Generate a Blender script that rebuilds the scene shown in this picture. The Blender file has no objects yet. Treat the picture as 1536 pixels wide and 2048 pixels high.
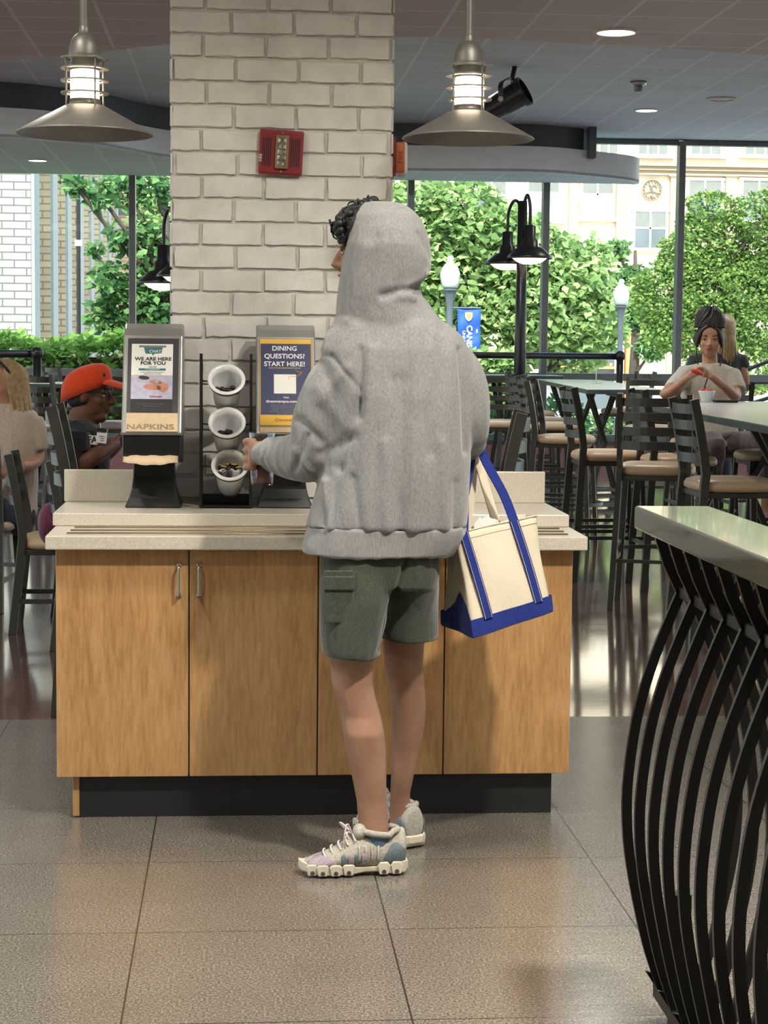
import bpy, math, random
import numpy as np
from mathutils import Vector, Matrix
random.seed(7); np.random.seed(7)
PI = math.pi
S = bpy.context.scene
COL = S.collection

# ------------------------------------------------------------------ camera
CAM_F, YAW, PITCH, ROLL, CAM_H = 3700.0, 0.0794, 0.0893, -0.0103, 1.4135
_f = Vector((math.sin(YAW)*math.cos(PITCH), math.cos(YAW)*math.cos(PITCH), -math.sin(PITCH)))
_r0 = Vector((math.cos(YAW), -math.sin(YAW), 0)); _d0 = _f.cross(_r0)
_r = _r0*math.cos(ROLL) + _d0*math.sin(ROLL); _d = -_r0*math.sin(ROLL) + _d0*math.cos(ROLL)
EYE = Vector((0, 0, CAM_H))
cd = bpy.data.cameras.new('camera'); cam = bpy.data.objects.new('camera', cd); COL.objects.link(cam)
M = Matrix.Identity(4)
for i in range(3):
    M[i][0] = _r[i]; M[i][1] = -_d[i]; M[i][2] = -_f[i]; M[i][3] = EYE[i]
cam.matrix_world = M
cd.sensor_fit = 'HORIZONTAL'; cd.sensor_width = 36.0; cd.lens = CAM_F/1536*36.0
cd.clip_start = 0.05; cd.clip_end = 400
S.camera = cam

def at(px, py, Y):
    """surveyed point of the place: sight line meets the upright plane y = Y"""
    v = _f + _r*((px-768)/CAM_F) + _d*((py-1024)/CAM_F)
    return EYE + v*(Y/v.y)
def on(px, py, z=0.0):
    """sight line meets the level plane z"""
    v = _f + _r*((px-768)/CAM_F) + _d*((py-1024)/CAM_F)
    return EYE + v*((z-CAM_H)/v.z)

# ------------------------------------------------------------------ light and exposure
S.view_settings.view_transform = 'Standard'; S.view_settings.look = 'None'
S.view_settings.gamma = 1.0; S.view_settings.use_curve_mapping = False
S.view_settings.exposure = 0.0
S.cycles.use_denoising = True
S.cycles.max_bounces = 6; S.cycles.diffuse_bounces = 4; S.cycles.glossy_bounces = 3
S.cycles.transmission_bounces = 5; S.cycles.transparent_max_bounces = 16
S.cycles.caustics_reflective = False; S.cycles.caustics_refractive = False
S.cycles.sample_clamp_indirect = 6.0
W = bpy.data.worlds.new('sky'); S.world = W; W.use_nodes = True
_nt = W.node_tree; _bg = _nt.nodes['Background']
_sky = _nt.nodes.new('ShaderNodeTexSky'); _sky.sky_type = 'NISHITA'; _sky.sun_disc = False
_sky.sun_elevation = math.radians(48); _sky.sun_rotation = math.radians(192); _sky.air_density = 1.2; _sky.dust_density = 2.0
_nt.links.new(_sky.outputs[0], _bg.inputs[0]); _bg.inputs[1].default_value = 0.75
SUN_POWER = 7.5
sd = bpy.data.lights.new('sun', 'SUN'); sd.energy = SUN_POWER; sd.angle = 0.01; sd.color = (1.0, 0.95, 0.86)
so = bpy.data.objects.new('sun', sd); COL.objects.link(so)
so.rotation_euler = Vector((0.16, 0.72, -0.85)).to_track_quat('-Z', 'Y').to_euler()
LAMP_COL = (1.0, 0.935, 0.84); LAMP_K = 0.50
def area_lamp(name, loc, power, size, color=LAMP_COL, spread=PI, parent=None):
    l = bpy.data.lights.new(name, 'AREA'); l.shape = 'DISK'; l.size = size; l.energy = power*LAMP_K; l.color = color; l.spread = spread
    o = bpy.data.objects.new(name, l); COL.objects.link(o); o.location = loc
    if parent: o.parent = parent
    return o

# ------------------------------------------------------------------ materials
MATS = {}
def srgb(c):
    return tuple(((v/255)/12.92 if v/255 <= 0.04045 else ((v/255+0.055)/1.055)**2.4) for v in c) + (1.0,)
def new_mat(name):
    m = bpy.data.materials.new(name); m.use_nodes = True; MATS[name] = m
    nt = m.node_tree; b = nt.nodes['Principled BSDF']
    return m, nt, b
def N(nt, kind, **kw):
    n = nt.nodes.new(kind)
    for k, v in kw.items():
        if k in n.inputs: n.inputs[k].default_value = v
        else: setattr(n, k, v)
    return n
def coord(nt, scale=(1, 1, 1), out='Object'):
    tc = N(nt, 'ShaderNodeTexCoord'); mp = N(nt, 'ShaderNodeMapping'); mp.inputs['Scale'].default_value = scale
    nt.links.new(tc.outputs[out], mp.inputs[0]); return mp.outputs[0]
def ramp(nt, src, stops):
    r = N(nt, 'ShaderNodeValToRGB'); el = r.color_ramp.elements
    el[0].position, el[0].color = stops[0][0], stops[0][1]; el[1].position, el[1].color = stops[-1][0], stops[-1][1]
    for p, c in stops[1:-1]:
        e = el.new(p); e.color = c
    nt.links.new(src, r.inputs[0]); return r.outputs[0]
def bump(nt, b, src, strength=0.3, dist=0.01, normal=None):
    n = N(nt, 'ShaderNodeBump'); n.inputs['Strength'].default_value = strength; n.inputs['Distance'].default_value = dist
    nt.links.new(src, n.inputs['Height'])
    if normal: nt.links.new(normal, n.inputs['Normal'])
    nt.links.new(n.outputs[0], b.inputs['Normal']); return n.outputs[0]
def mat(name, c, rough=0.5, metal=0.0, spec=0.5, var=0.12, vscale=8.0, bmp=0.0, bscale=60.0, coat=0.0, bdist=0.004):
    """plain surface with a little procedural variation"""
    if name in MATS: return MATS[name]
    m, nt, b = new_mat(name); c = srgb(c)
    n = N(nt, 'ShaderNodeTexNoise', Scale=vscale, Detail=4.0); nt.links.new(coord(nt), n.inputs['Vector'])
    lo = tuple(v*(1-var) for v in c[:3])+(1,); hi = tuple(min(1, v*(1+var)) for v in c[:3])+(1,)
    nt.links.new(ramp(nt, n.outputs['Fac'], [(0.3, lo), (0.7, hi)]), b.inputs['Base Color'])
    b.inputs['Roughness'].default_value = rough; b.inputs['Metallic'].default_value = metal
    b.inputs['Specular IOR Level'].default_value = spec; b.inputs['Coat Weight'].default_value = coat
    if bmp:
        n2 = N(nt, 'ShaderNodeTexNoise', Scale=bscale, Detail=3.0); nt.links.new(coord(nt), n2.inputs['Vector'])
        bump(nt, b, n2.outputs['Fac'], bmp, bdist)
    return m
def mat_speckle(name, c1, c2, c3, scale, rough, bmp=0.02, big=0.0, spec=0.5):
    m, nt, b = new_mat(name); co = coord(nt)
    n = N(nt, 'ShaderNodeTexNoise', Scale=scale, Detail=3.0, Roughness=0.7); nt.links.new(co, n.inputs['Vector'])
    col = ramp(nt, n.outputs['Fac'], [(0.34, srgb(c1)), (0.5, srgb(c2)), (0.66, srgb(c3))])
    if big:
        n3 = N(nt, 'ShaderNodeTexNoise', Scale=2.5, Detail=5.0); nt.links.new(co, n3.inputs['Vector'])
        k = ramp(nt, n3.outputs['Fac'], [(0.3, (1-big,)*3+(1,)), (0.7, (1, 1, 1, 1))])
        mx = N(nt, 'ShaderNodeMix', data_type='RGBA', blend_type='MULTIPLY'); mx.inputs[0].default_value = 1
        nt.links.new(col, mx.inputs[6]); nt.links.new(k, mx.inputs[7]); col = mx.outputs[2]
    nt.links.new(col, b.inputs['Base Color']); b.inputs['Roughness'].default_value = rough
    b.inputs['Specular IOR Level'].default_value = spec
    if bmp: bump(nt, b, n.outputs['Fac'], bmp, 0.003)
    return m
def mat_emit(name, c, s, base=None):
    m, nt, b = new_mat(name); b.inputs['Emission Color'].default_value = srgb(c); b.inputs['Emission Strength'].default_value = s
    b.inputs['Base Color'].default_value = srgb(base or c)
    return m
def mat_pane(name, tint=(1, 1, 1), refl=0.06, rough=0.02):
    m, nt, b = new_mat(name); nt.nodes.remove(b); out = nt.nodes['Material Output']
    t = N(nt, 'ShaderNodeBsdfTransparent'); t.inputs[0].default_value = tuple(tint)+(1,)
    g = N(nt, 'ShaderNodeBsdfGlossy'); g.inputs['Roughness'].default_value = rough
    fr = N(nt, 'ShaderNodeLayerWeight'); pw = N(nt, 'ShaderNodeMath', operation='POWER'); pw.inputs[1].default_value = 4.0
    nt.links.new(fr.outputs['Facing'], pw.inputs[0])
    mm = N(nt, 'ShaderNodeMath', operation='MULTIPLY_ADD'); mm.inputs[1].default_value = 0.7; mm.inputs[2].default_value = 0.03+refl*0.05
    nt.links.new(pw.outputs[0], mm.inputs[0])
    mx = N(nt, 'ShaderNodeMixShader'); nt.links.new(mm.outputs[0], mx.inputs[0]); nt.links.new(t.outputs[0], mx.inputs[1]); nt.links.new(g.outputs[0], mx.inputs[2])
    nt.links.new(mx.outputs[0], out.inputs[0]); return m
def mat_wood(name, dark, mid, light, rough=0.32, axis='Z'):
    m, nt, b = new_mat(name)
    sc = {'Z': (5.0, 5.0, 0.75), 'X': (0.75, 5, 5)}[axis]
    co = coord(nt, sc)
    n0 = N(nt, 'ShaderNodeTexNoise', Scale=0.9, Detail=2.0, Distortion=0.6); nt.links.new(co, n0.inputs['Vector'])
    ml = N(nt, 'ShaderNodeMath', operation='MULTIPLY'); ml.inputs[1].default_value = 30.0; nt.links.new(n0.outputs['Fac'], ml.inputs[0])
    sn = N(nt, 'ShaderNodeMath', operation='SINE'); nt.links.new(ml.outputs[0], sn.inputs[0])
    n1 = N(nt, 'ShaderNodeTexNoise', Scale=14.0, Detail=5.0, Roughness=0.7)
    nt.links.new(coord(nt, (sc[0]*1.3, sc[1]*1.3, sc[2]*1.1) if axis == 'Z' else (sc[0]*0.6, sc[1]*1.6, sc[2]*1.6)), n1.inputs['Vector'])
    a = N(nt, 'ShaderNodeMath', operation='MULTIPLY_ADD'); a.inputs[1].default_value = 0.06; nt.links.new(sn.outputs[0], a.inputs[0]); nt.links.new(n1.outputs['Fac'], a.inputs[2])
    nt.links.new(ramp(nt, a.outputs[0], [(0.3, srgb(dark)), (0.5, srgb(mid)), (0.72, srgb(light))]), b.inputs['Base Color'])
    b.inputs['Roughness'].default_value = rough
    return m
def mat_cloth(name, c, c2, scale=180, rough=0.95, bmp=0.25, big=0.0, stretch=(1, 1, 1), sheen=0.3):
    m, nt, b = new_mat(name); co = coord(nt, stretch)
    n = N(nt, 'ShaderNodeTexNoise', Scale=scale, Detail=4.0, Roughness=0.75); nt.links.new(co, n.inputs['Vector'])
    nt.links.new(ramp(nt, n.outputs['Fac'], [(0.36, srgb(c)), (0.64, srgb(c2))]), b.inputs['Base Color'])
    b.inputs['Roughness'].default_value = rough; b.inputs['Sheen Weight'].default_value = sheen; b.inputs['Specular IOR Level'].default_value = 0.15
    nn = bump(nt, b, n.outputs['Fac'], bmp, 0.002)
    if big:
        n2 = N(nt, 'ShaderNodeTexNoise', Scale=9.0, Detail=2.0, Distortion=1.0); nt.links.new(coord(nt, (1.6, 1.6, 0.45)), n2.inputs['Vector'])
        nn2 = bump(nt, b, n2.outputs['Fac'], big, 0.03, nn)
    return m
def mat_leaf(name, c1, c2, c3, trans=0.45):
    m, nt, b = new_mat(name); nt.nodes.remove(b); out = nt.nodes['Material Output']
    g = N(nt, 'ShaderNodeNewGeometry')
    col = ramp(nt, g.outputs['Random Per Island'], [(0.0, srgb(c1)), (0.5, srgb(c2)), (1.0, srgb(c3))])
    d = N(nt, 'ShaderNodeBsdfDiffuse'); t = N(nt, 'ShaderNodeBsdfTranslucent')
    nt.links.new(col, d.inputs[0]); nt.links.new(col, t.inputs[0])
    mx = N(nt, 'ShaderNodeMixShader'); mx.inputs[0].default_value = trans
    nt.links.new(d.outputs[0], mx.inputs[1]); nt.links.new(t.outputs[0], mx.inputs[2]); nt.links.new(mx.outputs[0], out.inputs[0]); return m
def mat_skin(name, c, c2):
    m, nt, b = new_mat(name); co = coord(nt)
    n = N(nt, 'ShaderNodeTexNoise', Scale=14, Detail=4.0); nt.links.new(co, n.inputs['Vector'])
    nt.links.new(ramp(nt, n.outputs['Fac'], [(0.3, srgb(c)), (0.7, srgb(c2))]), b.inputs['Base Color'])
    b.inputs['Roughness'].default_value = 0.5; b.inputs['Subsurface Weight'].default_value = 0.08; b.inputs['Subsurface Radius'].default_value = (0.01, 0.004, 0.002)
    b.inputs['Specular IOR Level'].default_value = 0.3
    return m
def mat_tile_floor(name, cols, grid, line, rough, x0, y0, wave=0.12, coat=.15):
    """square floor tiles with thin joints, polished, in world metres"""
    m, nt, b = new_mat(name); co = coord(nt)
    n = N(nt, 'ShaderNodeTexNoise', Scale=170, Detail=3.0, Roughness=0.8); nt.links.new(co, n.inputs['Vector'])
    col = ramp(nt, n.outputs['Fac'], [(0.33, srgb(cols[0])), (0.5, srgb(cols[1])), (0.67, srgb(cols[2]))])
    n3 = N(nt, 'ShaderNodeTexNoise', Scale=3.0, Detail=6.0, Roughness=0.65); nt.links.new(co, n3.inputs['Vector'])
    k = ramp(nt, n3.outputs['Fac'], [(0.3, (0.82, 0.82, 0.82, 1)), (0.7, (1, 1, 1, 1))])
    mx = N(nt, 'ShaderNodeMix', data_type='RGBA', blend_type='MULTIPLY'); mx.inputs[0].default_value = 1
    nt.links.new(col, mx.inputs[6]); nt.links.new(k, mx.inputs[7])
    br = N(nt, 'ShaderNodeTexBrick', offset=0.0, squash=1.0); br.inputs['Scale'].default_value = 1.0
    br.inputs['Brick Width'].default_value = grid; br.inputs['Row Height'].default_value = grid
    br.inputs['Mortar Size'].default_value = 0.0022; br.inputs['Mortar Smooth'].default_value = 0.2
    mp = N(nt, 'ShaderNodeMapping'); mp.inputs['Location'].default_value = (-x0, -y0, 0)
    tc = N(nt, 'ShaderNodeTexCoord'); nt.links.new(tc.outputs['Object'], mp.inputs[0]); nt.links.new(mp.outputs[0], br.inputs['Vector'])
    m2 = N(nt, 'ShaderNodeMix', data_type='RGBA'); nt.links.new(br.outputs['Fac'], m2.inputs[0])
    nt.links.new(mx.outputs[2], m2.inputs[6]); m2.inputs[7].default_value = srgb(line)
    nt.links.new(m2.outputs[2], b.inputs['Base Color'])
    nr = N(nt, 'ShaderNodeTexNoise', Scale=40, Detail=3.0); nt.links.new(co, nr.inputs['Vector'])
    rr = N(nt, 'ShaderNodeMapRange'); rr.inputs[3].default_value = rough*0.8; rr.inputs[4].default_value = rough*1.25
    nt.links.new(nr.outputs['Fac'], rr.inputs[0]); nt.links.new(rr.outputs[0], b.inputs['Roughness'])
    nw = N(nt, 'ShaderNodeTexNoise', Scale=14, Detail=2.0, Distortion=0.5); nt.links.new(coord(nt, (0.6, 2.2, 1)), nw.inputs['Vector'])
    bump(nt, b, nw.outputs['Fac'], wave, 0.006); b.inputs['Specular IOR Level'].default_value = 1.0; b.inputs['IOR'].default_value = 1.5+.2*coat; b.inputs['Coat Weight'].default_value = coat; b.inputs['Coat IOR'].default_value = 1.8; b.inputs['Coat Roughness'].default_value = rough*.7
    return m
def mat_ceiling(name, c, line, x0, y0, g=0.5):
    m, nt, b = new_mat(name); co = coord(nt)
    br = N(nt, 'ShaderNodeTexBrick', offset=0.0); br.inputs['Scale'].default_value = 1.0
    br.inputs['Brick Width'].default_value = g; br.inputs['Row Height'].default_value = g
    br.inputs['Mortar Size'].default_value = 0.011; br.inputs['Mortar Smooth'].default_value = 0.0
    br.inputs['Color1'].default_value = srgb(c); br.inputs['Color2'].default_value = srgb([v*0.96 for v in c]); br.inputs['Mortar'].default_value = srgb(line)
    mp = N(nt, 'ShaderNodeMapping'); mp.inputs['Location'].default_value = (-x0, -y0, 0)
    tc = N(nt, 'ShaderNodeTexCoord'); nt.links.new(tc.outputs['Object'], mp.inputs[0]); nt.links.new(mp.outputs[0], br.inputs['Vector'])
    nt.links.new(br.outputs['Color'], b.inputs['Base Color']); b.inputs['Roughness'].default_value = 0.8
    n = N(nt, 'ShaderNodeTexNoise', Scale=120, Detail=2.0); nt.links.new(co, n.inputs['Vector']); bump(nt, b, n.outputs['Fac'], 0.15, 0.004)
    return m
def mat_brick(name, c1, c2, mortar, bw=0.2, bh=0.07, ms=0.008, rot=(PI/2, 0, 0)):
    m, nt, b = new_mat(name)
    br = N(nt, 'ShaderNodeTexBrick'); br.inputs['Scale'].default_value = 1.0
    br.inputs['Brick Width'].default_value = bw; br.inputs['Row Height'].default_value = bh; br.inputs['Mortar Size'].default_value = ms
    br.inputs['Color1'].default_value = srgb(c1); br.inputs['Color2'].default_value = srgb(c2); br.inputs['Mortar'].default_value = srgb(mortar)
    tc = N(nt, 'ShaderNodeTexCoord'); sp = N(nt, 'ShaderNodeSeparateXYZ'); cb = N(nt, 'ShaderNodeCombineXYZ')
    ad = N(nt, 'ShaderNodeMath', operation='ADD')
    nt.links.new(tc.outputs['Object'], sp.inputs[0]); nt.links.new(sp.outputs[0], ad.inputs[0]); nt.links.new(sp.outputs[1], ad.inputs[1])
    nt.links.new(ad.outputs[0], cb.inputs[0]); nt.links.new(sp.outputs[2], cb.inputs[1]); nt.links.new(cb.outputs[0], br.inputs['Vector'])
    nt.links.new(br.outputs['Color'], b.inputs['Base Color']); b.inputs['Roughness'].default_value = 0.85
    return m

mat('painted_brick', (212, 208, 202), 0.62, var=0.08, vscale=14, bmp=0.35, bscale=90)
mat('mortar_paint', (206, 201, 194), 0.7, var=0.14, vscale=30, bmp=0.6, bscale=70)
mat_speckle('solid_surface', (186, 178, 162), (200, 192, 176), (212, 206, 194), 230, 0.28, 0.01)
mat_wood('maple', (160, 118, 74), (180, 138, 90), (194, 154, 106))
mat('black_laminate', (26, 26, 27), 0.55, var=0.2, bmp=0.1, bscale=200)
mat('black_metal', (24, 24, 24), 0.34, metal=0.0, spec=0.5, var=0.15, bmp=0.06, bscale=300)
mat('stool_metal', (60, 60, 54), 0.36, spec=0.5, var=0.15, vscale=5)
mat('black_plastic', (20, 20, 21), 0.32, var=0.1)
mat('matte_black', (15, 15, 16), 0.6, var=0.2)
mat('bronze_strip', (140, 122, 96), 0.35, metal=0.7)
mat('brushed_steel', (176, 172, 162), 0.32, metal=0.9)
mat('lamp_metal', (130, 126, 121), 0.46, metal=0.6, var=0.08, vscale=40)
mat('silver_plastic', (158, 158, 154), 0.3, metal=0.45)
mat('white_ceramic', (226, 226, 224), 0.2, var=0.03, coat=0.3)
mat('vinyl_tan', (190, 164, 134), 0.42, var=0.08, vscale=6, bmp=0.1)
mat('vinyl_grey', (168, 160, 152), 0.42, var=0.08, vscale=6, bmp=0.1)
mat('table_laminate', (196, 200, 198), 0.2, var=0.04)
mat('red_plastic', (128, 28, 36), 0.4, var=0.06)
mat('bronze_frame', (130, 108, 76), 0.4, metal=0.4)
mat('orange_plastic', (205, 110, 70), 0.4)
mat('off_white', (228, 222, 210), 0.6, var=0.04)
mat('paper_white', (232, 230, 224), 0.8, var=0.03)
mat('paper_tan', (204, 180, 148), 0.85, var=0.08, vscale=30)
mat('navy_print', (38, 44, 84), 0.35, var=0.05)
mat('yellow_print', (214, 170, 50), 0.35, var=0.05)
mat('teal_print', (40, 110, 116), 0.5)
mat('dark_print', (52, 52, 58), 0.4)
mat('ink_black', (24, 24, 26), 0.6)
mat('ink_white', (232, 232, 232), 0.6, var=0.02)
mat('ink_grey', (120, 120, 126), 0.6)
mat('ink_red', (170, 50, 30), 0.6)
mat('skin_print', (190, 128, 104), 0.5, var=0.15, vscale=60)
mat('lavender_print', (178, 176, 196), 0.5, var=0.15, vscale=50)
mat('fascia_paint', (226, 232, 236), 0.5, var=0.03)
mat('riser_shade_dark_glass', (88, 96, 104), 0.6, var=0.2, vscale=1.5)  # shade over the fascia put into the colour; also dark glass outdoors
mat('soft_wall', (150, 140, 128), 0.8, var=0.05)
mat('mullion_metal', (120, 126, 128), 0.35, metal=0.4)
mat('frame_dark', (74, 82, 82), 0.4, metal=0.3)
mat('curb_pink', (150, 104, 104), 0.6, var=0.1, vscale=20)
mat('ledge_green', (68, 69, 59), 0.16, var=0.06, coat=0.35)
mat('concrete', (226, 222, 214), 0.9, var=0.08, vscale=0.7)
mat('grey_stone', (140, 148, 144), 0.85, var=0.06); mat('cream_stone', (194, 180, 156), 0.85, var=0.05, vscale=1.0)
mat('cream_trim', (160, 144, 120), 0.85, var=0.05)
mat('window_blue', (84, 96, 102), 0.2, var=0.25, vscale=0.8)
mat('window_blind', (104, 108, 102), 0.6, var=0.1)
mat('orange_wall', (226, 150, 84), 0.7, var=0.1)
mat('bark', (74, 66, 56), 0.9, var=0.3, vscale=20, bmp=0.5, bscale=30)
mat('grass', (92, 140, 52), 0.95, var=0.3, vscale=6, bmp=0.4, bscale=80)
mat('post_blue_grey', (84, 94, 100), 0.5, var=0.1)
mat('banner_blue', (34, 84, 178), 0.7, var=0.08, vscale=3)
mat('globe_white', (186, 194, 186), 0.25, var=0.05)
mat_brick('pale_brick', (160, 160, 150), (146, 146, 138), (92, 92, 90), 0.42, 0.135, 0.014)
mat_brick('tan_brick', (196, 178, 142), (178, 160, 128), (140, 124, 102), 0.42, 0.135, 0.016)
mat_pane('window_glass', (0.95, 0.98, 0.97), 0.05)
mat_pane('clear_plastic', (0.88, 0.88, 0.88), 0.9, 0.12)
mat_pane('smoke_plastic', (0.72, 0.72, 0.70), 0.3, 0.12)
mat('drink_red', (132, 62, 52), 0.2, var=.15, vscale=20)
mat_emit('lamp_glow', (255, 238, 208), 12.0); mat_emit('lamp_glow_soft', (255, 240, 214), 2.2); mat_emit('downlight_glow', (255, 240, 214), 14.0)
mat_emit('store_glow', (255, 200, 120), 4.0)
mat_tile_floor('floor_grey', ((66, 62, 57), (112, 106, 97), (166, 158, 147)), 0.6096, (40, 38, 35), 0.21, -0.239, 4.382, 0.10)
mat_tile_floor('floor_red', ((92, 62, 52), (112, 77, 65), (134, 98, 84)), 0.6096, (84, 58, 48), 0.12, -0.239, 4.382, 0.16, 1.0)
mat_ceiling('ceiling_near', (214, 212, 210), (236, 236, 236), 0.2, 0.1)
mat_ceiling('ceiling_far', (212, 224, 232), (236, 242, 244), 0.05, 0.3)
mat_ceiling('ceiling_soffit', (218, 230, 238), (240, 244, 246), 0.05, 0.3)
mat_cloth('hoodie_cloth', (118, 118, 117), (142, 141, 139), 210, big=0.35, stretch=(1, 1, 0.55))
mat_cloth('rib_cloth', (122, 122, 120), (142, 141, 139), 170, stretch=(1.6, 1.6, 0.25))
mat_cloth('shorts_cloth', (52, 58, 48), (70, 76, 63), 200, big=0.3)
mat_cloth('canvas', (196, 184, 160), (214, 203, 182), 420, big=0.15, sheen=0.1)
mat_cloth('canvas_blue', (26, 38, 98), (42, 56, 128), 420, sheen=0.1)
mat_cloth('white_tee', (190, 182, 170), (214, 206, 194), 120, big=0.5)
mat_cloth('blouse', (188, 172, 156), (214, 198, 182), 120, big=0.6)
mat_cloth('black_tee', (16, 20, 26), (30, 34, 40), 120, big=0.4)
mat_cloth('dark_tee', (58, 62, 60), (78, 82, 78), 120, big=0.4)
mat_cloth('mauve_pants', (86, 74, 78), (110, 96, 98), 120, big=0.4)
mat_cloth('denim', (40, 46, 60), (58, 64, 78), 200)
mat_cloth('cap_orange', (206, 64, 28), (232, 84, 44), 200, bmp=0.1)
mat_cloth('sock_blue', (70, 92, 110), (92, 112, 128), 200)
mat_cloth('purple_bag', (84, 40, 62), (108, 56, 78), 90)
mat_cloth('shoe_mesh', (140, 135, 126), (192, 186, 174), 260, bmp=0.3, sheen=0)
mat_cloth('shoe_mauve', (140, 128, 138), (172, 160, 164), 200, bmp=0.3, sheen=0)
mat_cloth('shoe_slate', (92, 104, 110), (120, 130, 132), 240, bmp=0.3, sheen=0)
mat('shoe_sole', (200, 192, 172), 0.6, var=0.08, vscale=30)
mat('sole_dark', (70, 66, 60), 0.8)
mat_cloth('lace', (196, 182, 178), (222, 212, 204), 300, sheen=0)
mat_skin('skin_light', (140, 104, 84), (160, 122, 100)); mat_skin('skin_tan', (180, 136, 112), (196, 152, 128))
mat_skin('skin_brown', (92, 60, 44), (112, 76, 56))
mat('hair_black', (9, 10, 12), 0.55, var=0.3, vscale=60, bmp=0.6, bscale=90)
mat('hair_dark', (40, 32, 28), 0.5, var=0.3, vscale=60, bmp=0.5, bscale=60)
mat('hair_blonde', (176, 150, 112), 0.5, var=0.25, vscale=50, bmp=0.5, bscale=60)
mat('eye_white', (210, 204, 198), 0.3); mat('lips', (150, 84, 76), 0.5)
mat('melon', (206, 54, 38), 0.4)
mat_leaf('leaf_bright', (108, 140, 84), (142, 172, 106), (182, 204, 142))
mat_leaf('leaf_hedge', (98, 140, 62), (124, 166, 78), (158, 194, 110))
mat_leaf('leaf_mid', (58, 96, 60), (94, 136, 84), (136, 174, 108))
mat_leaf('leaf_deep', (74, 102, 56), (106, 138, 72), (150, 176, 98))

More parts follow.
